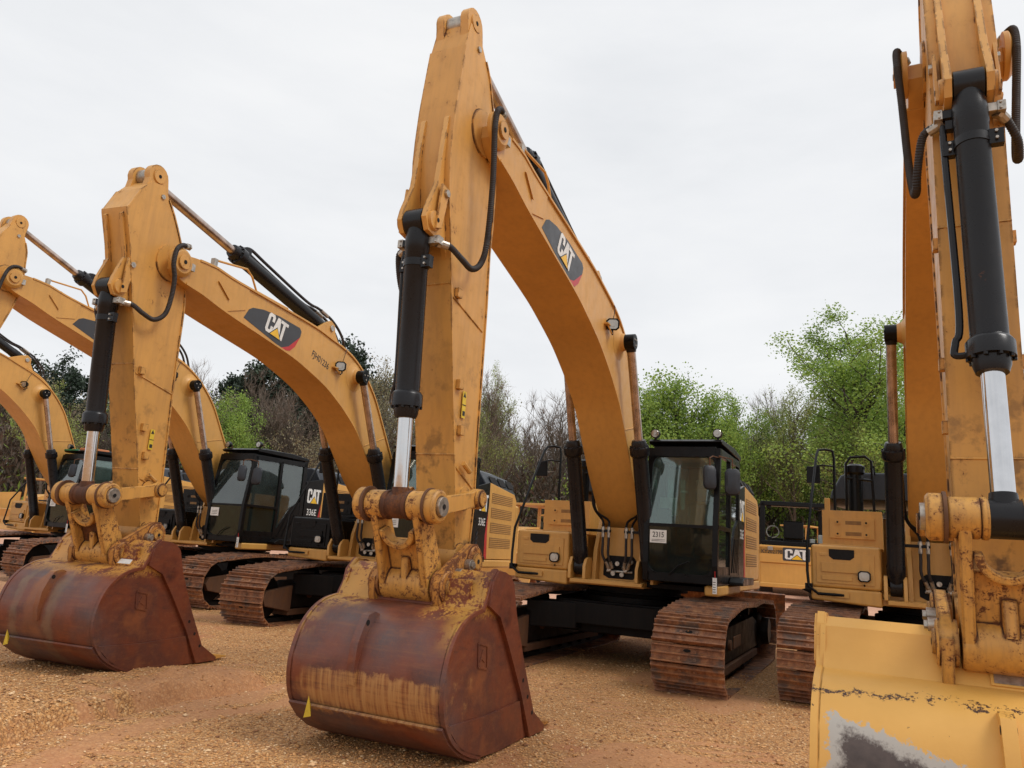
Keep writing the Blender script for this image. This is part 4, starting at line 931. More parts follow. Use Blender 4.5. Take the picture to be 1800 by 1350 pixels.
    # wear strip low on the back, lifting eye, small plate
    mb.sheet([K2(p) for p in ((.92, -1.10), (.81, -1.215), (.67, -1.305), (.51, -1.37), (.36, -1.41))], -W2 + .0, W2 - .0, -.02, bmn)
    if True:
        eye = [K2(p) for p in ((.74, -.42), (.80, -.40), (.88, -.42), (.93, -.50), (.985, -.62), (1.0, -.78), (.98, -.90), (.94, -.90), (.90, -.6), (.80, -.47))]
        mb.prism(eye, -.11, -.045, bmn); c3 = K2((.885, -.475)); mb.cyl((c3[0], -.112, c3[1]), (c3[0], -.043, c3[1]), .022, 'hole', 12)
    mb.box((K2((.40, 0))[0], .30, K2((0, -.29))[1]), (K2((.452, 0))[0], .54, K2((0, -.13))[1]), bmn)
    bk = build('bucket', mb, root, loc=loc, bevel=.008)
    if bucket != 'bucket_rust_band':
        mb = MB(); pa, pb_ = Vector(K2((.475, -.315))), Vector(K2((.415, -.235))); ez = (pb_ - pa).normalized(); nz_ = Vector((ez.y, -ez.x)); nz_ = nz_ if nz_.x > 0 else -nz_
        vc, hw, mt = (0., .085, 'steel') if bucket == 'bucket_yellow' else (.42, .09, 'white')
        mb.flat([(-hw - .015, -.012), (hw + .015, -.012), (hw + .015, .105), (-hw - .015, .105)], (pa.x, vc, pa.y), (0, 1, 0), (ez.x, 0, ez.y), (nz_.x, 0, nz_.y), .0, .010, bucket)
        mb.flat([(-hw, 0), (hw, 0), (hw, .092), (-hw, .092)], (pa.x, vc, pa.y), (0, 1, 0), (ez.x, 0, ez.y), (nz_.x, 0, nz_.y), .010, .013, mt)
        o = build('data_plate', mb, bk, bevel=0); o.location = (-loc[0], -loc[1], -loc[2])
    # hinge ears
    for sg in (-1, 1):
        mb = MB(); lpr = (lp[0] - bp[0], lp[1] - bp[1])
        ear = [(-.13, -.04), (-.12, .07), (-.04, .14), (.06, .14), (lpr[0] + .04, lpr[1] + .13), (lpr[0] + .13, lpr[1] + .03), (lpr[0] + .12, lpr[1] - .10), (.50, -.36), (.42, -.40), (.05, -.30), (-.06, -.20)]
        ear = [K2(p) for p in ear]; mb.prism(ear, sg * .265, sg * .325, 'yellow_worn' if bucket == 'bucket_yellow' else 'yellow_rusty')
        for c3, rr in ((bp, .125), (lp, .125)):
            mb.lathe((c3[0], sg * .24, c3[1]), (c3[0], sg * .345, c3[1]), [(0, rr), (.9, rr), (1, rr * .9)], 'yellow_worn' if bucket == 'bucket_yellow' else 'yellow_rusty', 24)
            mb.lathe((c3[0], sg * .345, c3[1]), (c3[0], sg * .365, c3[1]), [(0, .07), (1, .065)], 'yellow_worn', 18); mb.cyl((c3[0], sg * .365, c3[1]), (c3[0], sg * .368, c3[1]), .02, 'hole', 8)
        m_ = (Vector(bp) + Vector(lp)) / 2
        for c3, k3 in ((Vector(bp).lerp(Vector(lp), .30), 1), (Vector(bp).lerp(Vector(lp), .66), 1)):
            mb.cyl((c3.x, sg * .325, c3.y + .03), (c3.x, sg * .375, c3.y + .03), .045, 'steel', 18); mb.bolt((c3.x, sg * .375, c3.y + .03), (0, sg, 0), .028, 'steel', .02)
        build('hinge_ear', mb, bk, loc=(0, 0, 0), bevel=.008)
        ob = bk.children[-1]; ob.location = (-loc[0], -loc[1], -loc[2])
    for k in range(5):
        v = -W2 + .07 + k * (2 * W2 - .14) / 4; mb = MB()
        q = K2((-.80, -1.375)); zz = [(q[0] + .12, .045), (q[0] - .02, .055), (q[0] - .26, .012), (q[0] - .28, -.005), (q[0] + .12, -.03)]
        mb.prism([(a_, q[1] + c_) for a_, c_ in zz], v - .045, v + .045, 'yellow_clean' if bucket == 'bucket_rust_streak' else 'yellow_rusty')
        o = build('tooth', mb, bk, bevel=.01); o.location = (-loc[0], -loc[1], -loc[2])
    if bucket != 'bucket_yellow':
        mb = MB(); q = K2((.905, -1.10)); vv = -W2 + .22
        mb.add([(q[0] + .05, vv - .035, q[1] - .08), (q[0] + .055, vv + .035, q[1] - .06), (q[0] + .065, vv + .005, q[1] + .08), (q[0] + .02, vv, q[1])], [(0, 1, 2), (0, 3, 1), (1, 3, 2), (2, 3, 0)], 'label_yellow')
        o = build('paper_flag', mb, bk, bevel=0); o.location = (-loc[0], -loc[1], -loc[2])
    # hoses from the valve block up to the boom cylinders
    for sg in (-1, 1):
        for k in range(2):
            v = sg * (.13 + .085 * k); t_ = 1.98
            hose(root, [(.93, v * .7, 1.40), (.99, v, 1.55), (1.0, v, 1.72), (1.0, v, 1.90)], .019, name='hydraulic_hose')
            mb = MB(); mb.tube([(1.0, v, 1.88), (1.0, v, 1.98), (.98, v + sg * .03, 2.05), (1.02, sg * (.32 + .03 * k), 2.16 + .03 * k), (1.02, sg * (.37 + .02 * k), 2.35), (1.02, sg * .38, 2.7), (1.10, sg * .40, 2.95)], .017, 'black', 8, )
            mb.cyl((1.0, v, 1.80), (1.0, v, 1.86), .026, 'steel', 8); mb.cyl((1.0, v, 1.90), (1.0, v, 1.95), .026, 'steel', 8)
            build('oil_pipe', mb, root, bevel=0, key='op%d%d' % (sg, k))
        mb = MB(); mb.box((.98, min(sg * .1, sg * .60), 1.87), (1.02, max(sg * .1, sg * .60), 1.91), 'black'); build('pipe_clamp', mb, root, bevel=.004, key='pc%d' % sg)
    return root

excavator('excavator', 2.093, 11.872, .455, .519, .047, 'long', lifted=-.035, label='central excavator with the tallest arm and a rusty bucket with a pale worn band', tagged=True)
excavator('excavator.001', -2.011, 14.553, .362, .398, .098, 'short', lifted=-.03, label='excavator with black serial number on its boom and streaked red-brown bucket', bucket='bucket_rust_streak', black_box=True, serial=True, chrome='chrome')
excavator('excavator.002', -5.986, 17.489, .447, .525, -.27, 'long', 'excavator whose black cab shows its whole door side, behind the red-brown bucket on the left', bucket='bucket_rust_streak', black_box=True)
excavator('excavator.003', -11.08, 20.6, .496, .607, -.38, 'long', 'farthest left excavator with green and red tape on its cab roof', bucket='bucket_rust_streak', cabtape=True)
excavator('excavator.004', 5.92, 10.44, .470, .527, -.133, 'long', 'closest excavator at the right edge with a clean yellow bucket worn grey at its back', bucket='bucket_yellow', stretch=1.05, cylmod=.73, sw=.205, bw=.94, stick_mat='yellow_stick')

# ------------------------------------------------------------------ ground
def ground_mat():
    m, nt, b = new_mat('gravel'); v = coords(nt)
    big = noise(nt, v, .22, 4, .6); med = noise(nt, v, 1.6, 5, .6); fine = noise(nt, v, 22, 5, .7)
    vo = N(nt, 'ShaderNodeTexVoronoi'); vo.inputs['Scale'].default_value = 48; nt.links.new(v, vo.inputs['Vector'])
    vo2 = N(nt, 'ShaderNodeTexVoronoi'); vo2.inputs['Scale'].default_value = 110; nt.links.new(v, vo2.inputs['Vector'])
    sepc = N(nt, 'ShaderNodeSeparateColor'); nt.links.new(vo.outputs['Color'], sepc.inputs[0])
    sep2 = N(nt, 'ShaderNodeSeparateColor'); nt.links.new(vo2.outputs['Color'], sep2.inputs[0])
    st = ramp(nt, sepc.outputs[0], [(0, (.20, .085, .03)), (.3, (.58, .28, .09)), (.7, (.74, .38, .13)), (1, (.95, .66, .34))])
    st2 = ramp(nt, sep2.outputs[0], [(0, (.26, .115, .04)), (.5, (.68, .335, .115)), (1, (.86, .50, .21))])
    c = mix(nt, .5, st, st2)
    gap = maprange(nt, vo.outputs['Distance'], .42, .72); gap = math_(nt, 'MULTIPLY', gap, .55)  # shade between stones, painted into the colour along the cell edges
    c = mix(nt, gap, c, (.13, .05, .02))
    clay = mix(nt, maprange(nt, fine, .3, .7), (.40, .145, .06), (.54, .23, .10))
    pink = mix(nt, maprange(nt, fine, .3, .7), (.56, .30, .19), (.68, .40, .27))
    cm = math_(nt, 'ADD', math_(nt, 'MULTIPLY', big, .6), math_(nt, 'MULTIPLY', med, .4))
    c = mix(nt, math_(nt, 'MULTIPLY', maprange(nt, math_(nt, 'ADD', cm, math_(nt, 'MULTIPLY', math_(nt, 'SUBTRACT', noise(nt, coords(nt, scale=(.9, .22, 1)), 1.1, 4), .5), .35)), .53, .60), .8), c, clay)
    sx = N(nt, 'ShaderNodeSeparateXYZ'); nt.links.new(v, sx.inputs[0])
    at = N(nt, 'ShaderNodeAttribute'); at.attribute_name = 'compaction'; cmp_ = maprange(nt, math_(nt, 'ADD', at.outputs['Fac'], math_(nt, 'MULTIPLY', math_(nt, 'SUBTRACT', med, .5), .8)), .35, .65)
    c = mix(nt, math_(nt, "MULTIPLY", cmp_, .68), c, mix(nt, maprange(nt, fine, .3, .7), (.44, .19, .080), (.58, .29, .135)))
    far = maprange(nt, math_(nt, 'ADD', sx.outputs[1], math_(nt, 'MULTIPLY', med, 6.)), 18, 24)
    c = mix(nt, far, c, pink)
    c = mix(nt, 1., c, mix(nt, maprange(nt, med, .25, .75), (.80, .78, .76), (1., 1., 1.)), 'MULTIPLY')
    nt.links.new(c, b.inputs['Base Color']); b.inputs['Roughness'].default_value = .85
    h = math_(nt, 'ADD', math_(nt, 'MULTIPLY', vo.outputs['Distance'], -.6), math_(nt, 'MULTIPLY', fine, .8))
    h = math_(nt, 'ADD', h, math_(nt, 'MULTIPLY', vo2.outputs['Distance'], -.4))
    h = math_(nt, 'MULTIPLY', h, maprange(nt, cmp_, 0., 1., 1., .3))
    nt.links.new(bump(nt, h, .8, .012), b.inputs['Normal'])
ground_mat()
def pebble_mat(name, cols):
    m, nt, b = new_mat(name); g = N(nt, 'ShaderNodeNewGeometry')
    c = ramp(nt, g.outputs['Random Per Island'], [(i / (len(cols) - 1), c) for i, c in enumerate(cols)])
    nt.links.new(c, b.inputs['Base Color']); b.inputs['Roughness'].default_value = .6
pebble_mat('pebble', [(.20, .075, .026), (.44, .19, .06), (.60, .29, .095), (.50, .225, .07), (.70, .37, .14), (.64, .31, .11), (.84, .58, .32), (.34, .13, .045)])
rn = np.random.default_rng(5)
xs = sorted(set([round(v, 3) for v in list(np.arange(-6, 3, .06)) + list(np.arange(-14, 14.01, .2)) + list(np.arange(-60, 60.01, 2.)) + [-900, -400, -200, -120, 120, 200, 400, 900]]))
ys = sorted(set([round(v, 3) for v in list(np.arange(4.4, 10, .08)) + list(np.arange(0, 24.01, .2)) + list(np.arange(-10, 90.01, 2.)) + [-300, -60, 130, 200, 400, 900]]))
def gzz(x, y):
    z = gz(x, y)
    n = math.sin(x * 3.1 + y * 1.7) * math.cos(y * 4.3 - x * 2.2) * .5 + math.sin(x * 7.3 - y * 5.1) * .25
    k = sstep(3, 5, y) * (1 - sstep(15, 22, y)) * sstep(-20, -12, x) * (1 - sstep(12, 20, x))
    z += .018 * n * k
    # two shallow machine track prints running past the middle bucket
    for c0 in (2.1, -3.0):
        rr_ = (x - c0) * .90 - (y - 6.5) * -.43
        z -= .018 * math.exp(-(rr_ / .35) ** 4) * k * (.6 + .4 * math.sin(y * 28))
    # windrow of gravel and a wheel rut near the left of the row
    # gravel bank and groove scraped past the left bucket
    d1 = x - float(np.interp(y, [4.5, 5.69, 6.7, 7.78, 9.68, 11], [-3.75, -3.39, -3.1, -2.54, -1.83, -1.5])) + .05 * math.sin(y * 5.3) + .03 * math.sin(y * 13.1)
    e1 = sstep(4.6, 5.4, y) * (1 - sstep(8.0, 9.4, y))
    z -= .11 * e1 * math.exp(-((d1 + .05) / .09) ** 2)
    z += e1 * .085 * sstep(-.06, -.22, d1) * (1 - sstep(.9, 1.9, -d1)) * (1 + .5 * math.sin(x * 9 + y * 3) * math.sin(y * 7 - x * 4))
    d2 = d1 - .75; z -= .022 * e1 * math.exp(-(d2 / .22) ** 2)
    return z
def comp(x, y):
    n = math.sin(x * 1.1 + y * .45 + 1) * math.sin(y * .9 - x * .3) + .5 * math.sin(x * 2.7 - y * 1.3) * math.sin(y * 2.1 + x * .7) + .25 * math.sin(x * 6.1 + y * 3) * math.sin(y * 5.3 - x * 2)
    c = .8 * sstep(.45, .85, n)
    d = x - float(np.interp(y, [4.5, 5.69, 6.7, 7.78, 9.68, 11], [-3.75, -3.39, -3.1, -2.54, -1.83, -1.5]))
    c = max(c, sstep(.22, .05, abs(d - .62 + .12 * math.sin(y * 2.3))) * (1 - sstep(8.5, 10, y)))
    for c0 in (2.1, -3.0):   # crawler prints
        q = (x - c0) * .90 + (y - 6.5) * .43
        c = max(c, .75 * sstep(.42, .28, abs(q)) * (.55 + .45 * math.sin(y * 28)))
    return c
V = [(x, y, gzz(x, y)) for y in ys for x in xs]; nx = len(xs)
F = [(j * nx + i, j * nx + i + 1, (j + 1) * nx + i + 1, (j + 1) * nx + i) for j in range(len(ys) - 1) for i in range(nx - 1)]
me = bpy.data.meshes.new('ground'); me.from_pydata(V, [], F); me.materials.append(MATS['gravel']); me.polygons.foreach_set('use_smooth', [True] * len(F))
ca = me.attributes.new('compaction', 'FLOAT', 'POINT'); ca.data.foreach_set('value', [comp(x, y) for y in ys for x in xs])
go = bpy.data.objects.new('ground', me); COL.objects.link(go); go['kind'] = 'structure'

def np_mesh(name, verts, faces, mats, smooth=False, matidx=None):
    me = bpy.data.meshes.new(name); nv = len(verts); nf = len(faces); k = faces.shape[1]
    me.vertices.add(nv); me.vertices.foreach_set('co', verts.astype(np.float32).ravel())
    me.loops.add(nf * k); me.loops.foreach_set('vertex_index', faces.astype(np.int32).ravel())
    me.polygons.add(nf); me.polygons.foreach_set('loop_start', np.arange(0, nf * k, k, dtype=np.int32))
    for m_ in mats: me.materials.append(MATS[m_])
    if matidx is not None: me.polygons.foreach_set('material_index', matidx.astype(np.int32))
    me.polygons.foreach_set('use_smooth', np.full(nf, smooth)); me.update(calc_edges=True); me.validate(); return me
# pebbles: squashed octahedra, denser near the camera
def pebbles(n, smin, smax, region, seed, powr=2.2):
    g = np.random.default_rng(seed)
    x = g.uniform(region[0], region[1], n); y = region[2] + (region[3] - region[2]) * g.random(n) ** 1.5
    x = x * (.35 + y / 12)
    keep = np.array([g.random() > .93 * comp(u, w) for u, w in zip(x, y)]); x = x[keep]; y = y[keep]; n = len(x)
    s = smin + (smax - smin) * g.random(n) ** 3
    base = np.array([[1, 0, 0], [0, 1, 0], [-1, 0, 0], [0, -1, 0], [0, 0, 1], [0, 0, -1], [.7, .7, .3], [-.7, .7, .2], [-.7, -.7, .35], [.7, -.7, .25]], float)
    fc = np.array([[0, 6, 4], [6, 1, 4], [1, 7, 4], [7, 2, 4], [2, 8, 4], [8, 3, 4], [3, 9, 4], [9, 0, 4], [0, 1, 6], [1, 2, 7], [2, 3, 8], [3, 0, 9]])
    P = base[None] * (1 + g.uniform(-.25, .25, (n, 10, 1))); P = P * np.stack([s, s * g.uniform(.6, 1, n), s * g.uniform(.45, .8, n)], 1)[:, None, :]
    a = g.uniform(0, 2 * pi, n); c_, s_ = np.cos(a), np.sin(a)
    X = P[..., 0] * c_[:, None] - P[..., 1] * s_[:, None]; Y = P[..., 0] * s_[:, None] + P[..., 1] * c_[:, None]
    zz = np.array([gzz(u, w) for u, w in zip(x, y)])
    P = np.stack([X + x[:, None], Y + y[:, None], P[..., 2] + (zz + s * .12)[:, None]], 2).reshape(-1, 3)
    Fc = (fc[None] + (np.arange(n) * 10)[:, None, None]).reshape(-1, 3)
    return P, Fc
P1, F1 = pebbles(120000, .005, .016, (-6.5, 6.5, 4.2, 16), 1); P2, F2 = pebbles(5200, .011, .030, (-6.5, 6.5, 4.5, 16), 2)
P3, F3 = pebbles(9000, .012, .030, (-8.2, -5.6, 4.6, 8.6), 3)
me = np_mesh('gravel_pebbles', np.vstack([P1, P2, P3]), np.vstack([F1, F2 + len(P1), F3 + len(P1) + len(P2)]), ['pebble'], True)
o = bpy.data.objects.new('gravel_stones', me); COL.objects.link(o); tag(o, 'loose tan and orange gravel stones over the yard', 'gravel', kind='stuff')

# ------------------------------------------------------------------ trees
def leafmat(name, cols, rough=.6, trans=.25):
    m, nt, b = new_mat(name); g = N(nt, 'ShaderNodeNewGeometry'); v = coords(nt); f = noise(nt, v, .9, 3)
    t = math_(nt, 'ADD', math_(nt, 'MULTIPLY', g.outputs['Random Per Island'], .55), math_(nt, 'MULTIPLY', maprange(nt, f, .3, .7), .45))
    c = ramp(nt, t, [(i / (len(cols) - 1), c) for i, c in enumerate(cols)])
    nt.links.new(c, b.inputs['Base Color']); b.inputs['Roughness'].default_value = rough
    out = nt.nodes['Material Output']; tl = N(nt, 'ShaderNodeBsdfTranslucent'); nt.links.new(c, tl.inputs[0])
    ms = N(nt, 'ShaderNodeMixShader'); ms.inputs[0].default_value = trans
    nt.links.new(b.outputs[0], ms.inputs[1]); nt.links.new(tl.outputs[0], ms.inputs[2]); nt.links.new(ms.outputs[0], out.inputs[0])
leafmat('leaf_lush', [(.13, .21, .035), (.22, .34, .06), (.32, .46, .09), (.42, .55, .15)], trans=.4)
leafmat('leaf_bud', [(.20, .24, .055), (.28, .34, .08), (.36, .42, .13), (.42, .42, .19)], trans=.4)
leafmat('leaf_pine', [(.008, .02, .010), (.018, .038, .018), (.03, .06, .025)], trans=.05)
leafmat('leaf_pale', [(.20, .17, .10), (.26, .25, .13), (.32, .28, .18), (.20, .22, .08)], trans=.3)
leafmat('twig_brown', [(.10, .07, .05), (.16, .115, .085), (.21, .16, .12), (.17, .095, .07)], trans=0.)
leafmat('brush', [(.04, .045, .016), (.075, .05, .03), (.12, .08, .055), (.07, .10, .03)], trans=.1)
plain('bark', (.12, .095, .072), .9, 0, .35, 3)
plain('bark_dark', (.045, .036, .03), .9, 0, .35, 3)

def tree_skel(h, seed, spread=.35, fork=.30, depth=5, up=.6, r0=None, n0=7, straight=.06):
    g = random.Random(seed); segs = []; tips = []
    r0 = r0 or h * .014
    def grow(p, d, L, r, lev):
        n = max(2, int(L / (h * .05))); st = L / n
        for i in range(n):
            w = straight if lev == 0 else .18
            d = (d + Vector((g.gauss(0, w), g.gauss(0, w), g.gauss(0, w) + .05 * up))).normalized()
            q = p + d * st; r2 = r * (1 - .55 * (1. / n)) if lev else r * (1 - .75 / n)
            segs.append((p, q, r, r2, lev)); p, r = q, r2
            if lev < depth - 1:
                t = (i + 1) / n
                if lev == 0:
                    if t < fork: continue
                    k = g.choice((1, 2, 2))
                else: k = 1 if g.random() < .75 else 0
                for _ in range(k):
                    a = g.uniform(0, 2 * pi); side = Vector((math.cos(a), math.sin(a), 0))
                    nd = (d * (1 - spread) + side * (spread * 1.5) + Vector((0, 0, up * .3))).normalized()
                    LL = (h * .42 * (1.15 - t * .75) if lev == 0 else L * g.uniform(.40, .62))
                    grow(p, nd, LL, max(r * .55, .006), lev + 1)
            if lev >= depth - 2: tips.append((q, d, lev))
        tips.append((p, d, lev))
    grow(Vector((0, 0, -.3)), Vector((g.gauss(0, .04), g.gauss(0, .04), 1)).normalized(), h * .92, r0, 0)
    return segs, tips
def skel_mesh(name, segs, mat, rmin=.012, levs=(0, 9)):
    V = []; Fq = []
    for p, q, r, r2, lev in segs:
        if not (levs[0] <= lev <= levs[1]): continue
        n = 6 if lev == 0 else (4 if lev < 3 else 3); d = (q - p).normalized(); a = d.orthogonal().normalized(); b = d.cross(a); o = len(V)
        for c, rr in ((p, max(r, rmin)), (q, max(r2, rmin))):
            for k in range(n): an = 2 * pi * k / n; V.append(c + (a * math.cos(an) + b * math.sin(an)) * rr)
        for k in range(n): Fq.append((o + k, o + (k + 1) % n, o + n + (k + 1) % n, o + n + k))
    return np.array([tuple(v) for v in V]), np.array(Fq)
def leaves(tips, n, size, sig, seed, hmin=0., elong=1.):
    g = np.random.default_rng(seed); T = np.array([tuple(t[0]) for t in tips]); T = T[T[:, 2] > hmin]
    idx = g.integers(0, len(T), n); C = T[idx] + g.normal(0, sig, (n, 3))
    a = g.normal(0, 1, (n, 3)); a /= np.linalg.norm(a, axis=1)[:, None]; b = np.cross(a, g.normal(0, 1, (n, 3))); b /= np.linalg.norm(b, axis=1)[:, None]
    s = size * g.uniform(.5, 1.3, n)[:, None]; a = a * s * elong; b = b * s
    P = np.stack([C - a * .5, C + b * .5, C + a * .6, C - b * .5], 1).reshape(-1, 3)
    return P, (np.arange(n) * 4)[:, None] + np.arange(4)[None]
def twigs(tips, n, L, w, seed, up=.4):
    g = np.random.default_rng(seed); T = np.array([tuple(t[0]) for t in tips]); D = np.array([tuple(t[1]) for t in tips])
    idx = g.integers(0, len(T), n); C = T[idx]; d = D[idx] * .8 + g.normal(0, .55, (n, 3)) + np.array([0, 0, up]); d /= np.linalg.norm(d, axis=1)[:, None]
    l = L * g.uniform(.4, 1.3, n)[:, None]; b = np.cross(d, g.normal(0, 1, (n, 3))); b /= np.linalg.norm(b, axis=1)[:, None]; b *= w
    m = C + d * l * .5 + g.normal(0, L * .06, (n, 3))
    P = np.stack([C - b, C + b, m + b * .6, m - b * .6, m - b * .6, m + b * .6, C + d * l + b * .2, C + d * l - b * .2], 1).reshape(-1, 3)
    return P, (np.arange(n * 2) * 4)[:, None] + np.arange(4)[None]
VAR = {}
def variant(kind, seed):
    k = (kind, seed)
    if k in VAR: return VAR[k]
    h = 10.
    if kind == 'lush':
        s, t = tree_skel(h, seed, .42, .22, 5, .7, .15); lv = leaves(t, 20000, .115, .30, seed, 1.5); mat = 'leaf_lush'
    elif kind == 'big':
        s, t = tree_skel(h, seed, .46, .22, 5, .65, .16); lv = leaves(t, 46000, .072, .20, seed, 1.5); mat = 'leaf_lush'
    elif kind == 'bud':
        s, t = tree_skel(h, seed, .36, .3, 5, .8, .12); lv = leaves(t, 12000, .08, .22, seed, 1.); mat = 'leaf_bud'
    elif kind == 'pale':
        s, t = tree_skel(h, seed, .34, .3, 5, .9, .11); lv = leaves(t, 6000, .10, .22, seed, 1.); mat = 'leaf_pale'
    elif kind == 'bare':
        s, t = tree_skel(h, seed, .33, .25, 5, .9, .11); lv = twigs(t, 3000, .7, .010, seed, .5); mat = 'twig_brown'
    elif kind == 'pine':
        s, t = tree_skel(h, seed, .55, .52, 4, .15, .13, straight=.03); tt = [q for q in t if q[0].z > 4.6]
        lv = leaves(tt, 16000, .13, .28, seed, 4.4, 1.8); mat = 'leaf_pine'
    top_ = np.quantile(lv[0][:, 2], .995); fz = 10. / top_; lv = (lv[0] * fz, lv[1])
    tv, tf = skel_mesh('trunk', s, 'bark', .012, (0, 9)); tv = tv * fz
    tm = np_mesh('trunk', tv, tf, ['bark_dark' if kind in ('pine', 'lush', 'big') else 'bark'], True)
    cm = np_mesh('crown', lv[0], lv[1], [mat]); VAR[k] = (tm, cm); return VAR[k]
def tree(name, kind, seed, px, top, D, label, ws=1., rz=0.):
    x, y, zt = ray(px, top, D); z = gz(x, y) if abs(y) < 90 else 2; sc = max(.2, (zt - z) / 9.9)
    o = empty(name, (x, y, z - .05), rz, label, 'tree'); o.scale = (sc * ws, sc * ws, sc)
    tm, cm = variant(kind, seed)
    for n_, m_ in (('trunk', tm), ('crown', cm)):
        c = bpy.data.objects.new(n_, m_); COL.objects.link(c); c.parent = o
    return o
TR = [
 ('pine_tree', 'pine', 11, 30, 668, 62, 'dark pine at the far left edge beyond the first boom', 1.0),
 ('pine_tree', 'pine', 12, 92, 645, 60, 'dark pine left of the upright black arm cylinder', 1.0),
 ('pine_tree', 'pine', 13, 142, 642, 63, 'dark pine touching the lowest end of the left black arm cylinder', .9),
 ('leafing_tree', 'bud', 21, 112, 672, 50, 'yellow green leafing tree in front of the leftmost pines', 1.1),
 ('bare_tree', 'bare', 31, 362, 636, 55, 'slim bare tree just right of the leftmost curved boom with a cab', .7),
 ('leafing_tree', 'lush', 41, 408, 694, 52, 'round bright green tree above the black cab on the left', .9),
 ('pine_tree', 'pine', 14, 452, 662, 66, 'dark pine rising right of the round bright green tree', .9),
 ('bare_tree', 'bare', 32, 482, 652, 58, 'pale bare treetop between two pines under the left boom', .7),
 ('pine_tree', 'pine', 15, 525, 655, 64, 'broad dark pine directly under the lettered boom', 1.2),
 ('leafing_tree', 'pale', 51, 560, 690, 50, 'brownish budding tree behind the curve of the lettered boom', 1.1),
 ('pine_tree', 'pine', 12, 650, 614, 66, 'tallest pine behind the bend of the lettered boom', .9),
 ('leafing_tree', 'pale', 52, 690, 634, 52, 'pale blossoming tree left of the tall black bucket cylinder', .9),
 ('leafing_tree', 'bud', 22, 858, 702, 48, 'yellow green sapling right beside the tall central arm', .7),
 ('leafing_tree', 'bud', 23, 878, 652, 52, 'thin tall tree with a small leafy tip right of the central arm', .55),
 ('bare_tree', 'bare', 33, 912, 668, 50, 'bare branching tree between central arm and its boom', 1.0),
 ('bare_tree', 'bare', 34, 968, 686, 54, 'bare tree showing through the gap left of the boom cylinders', 1.1),
 ('bare_tree', 'bare', 31, 1030, 700, 60, 'bare tree behind the left boom cylinder of the central machine', 1.0),
 ('leafing_tree', 'lush', 42, 1140, 684, 50, 'dark green leafing tree against the central boom foot, left of the cab lamp', .9),
 ('leafing_tree', 'lush', 43, 1212, 678, 52, 'rounded green tree right above the central cab roof', 1.15),
 ('leafing_tree', 'lush', 41, 1262, 696, 49, 'lower green tree right of the central cab roof lamp', .8),
 ('bare_tree', 'bare', 32, 1312, 730, 52, 'low bare tree in the dip of the skyline right of the cab', .9),
 ('leafing_tree', 'lush', 42, 1352, 726, 55, 'small vivid green tree above the roller canopy', .9),
 ('leafing_tree', 'bud', 24, 1392, 690, 50, 'loose light green tree left of the tallest green tree', .9),
 ('bare_tree', 'bare', 33, 1400, 690, 57, 'bare grey tree fading against the left side of the tallest green tree', .8),
 ('leafing_tree', 'big', 61, 1500, 548, 50, 'tallest green tree on the right with sky showing through its crown', 1.35),
 ('leafing_tree', 'bud', 22, 1470, 735, 46, 'light green young tree under the tallest tree', 1.1),
 ('leafing_tree', 'lush', 43, 1560, 640, 56, 'green tree partly hidden by the right hand boom cylinder', 1.0),
 ('leafing_tree', 'pale', 51, 1790, 640, 50, 'pale budding tree at the right edge behind the closest arm', 1.2),
]
CNT = {}
for i, (nm, k, sd, px, top, D, lb, ws) in enumerate(TR):
    c = CNT.get(nm, 0); CNT[nm] = c + 1
    tree(nm if c == 0 else '%s.%03d' % (nm, c), k, sd, px, top, D, lb, ws, i * 1.3)
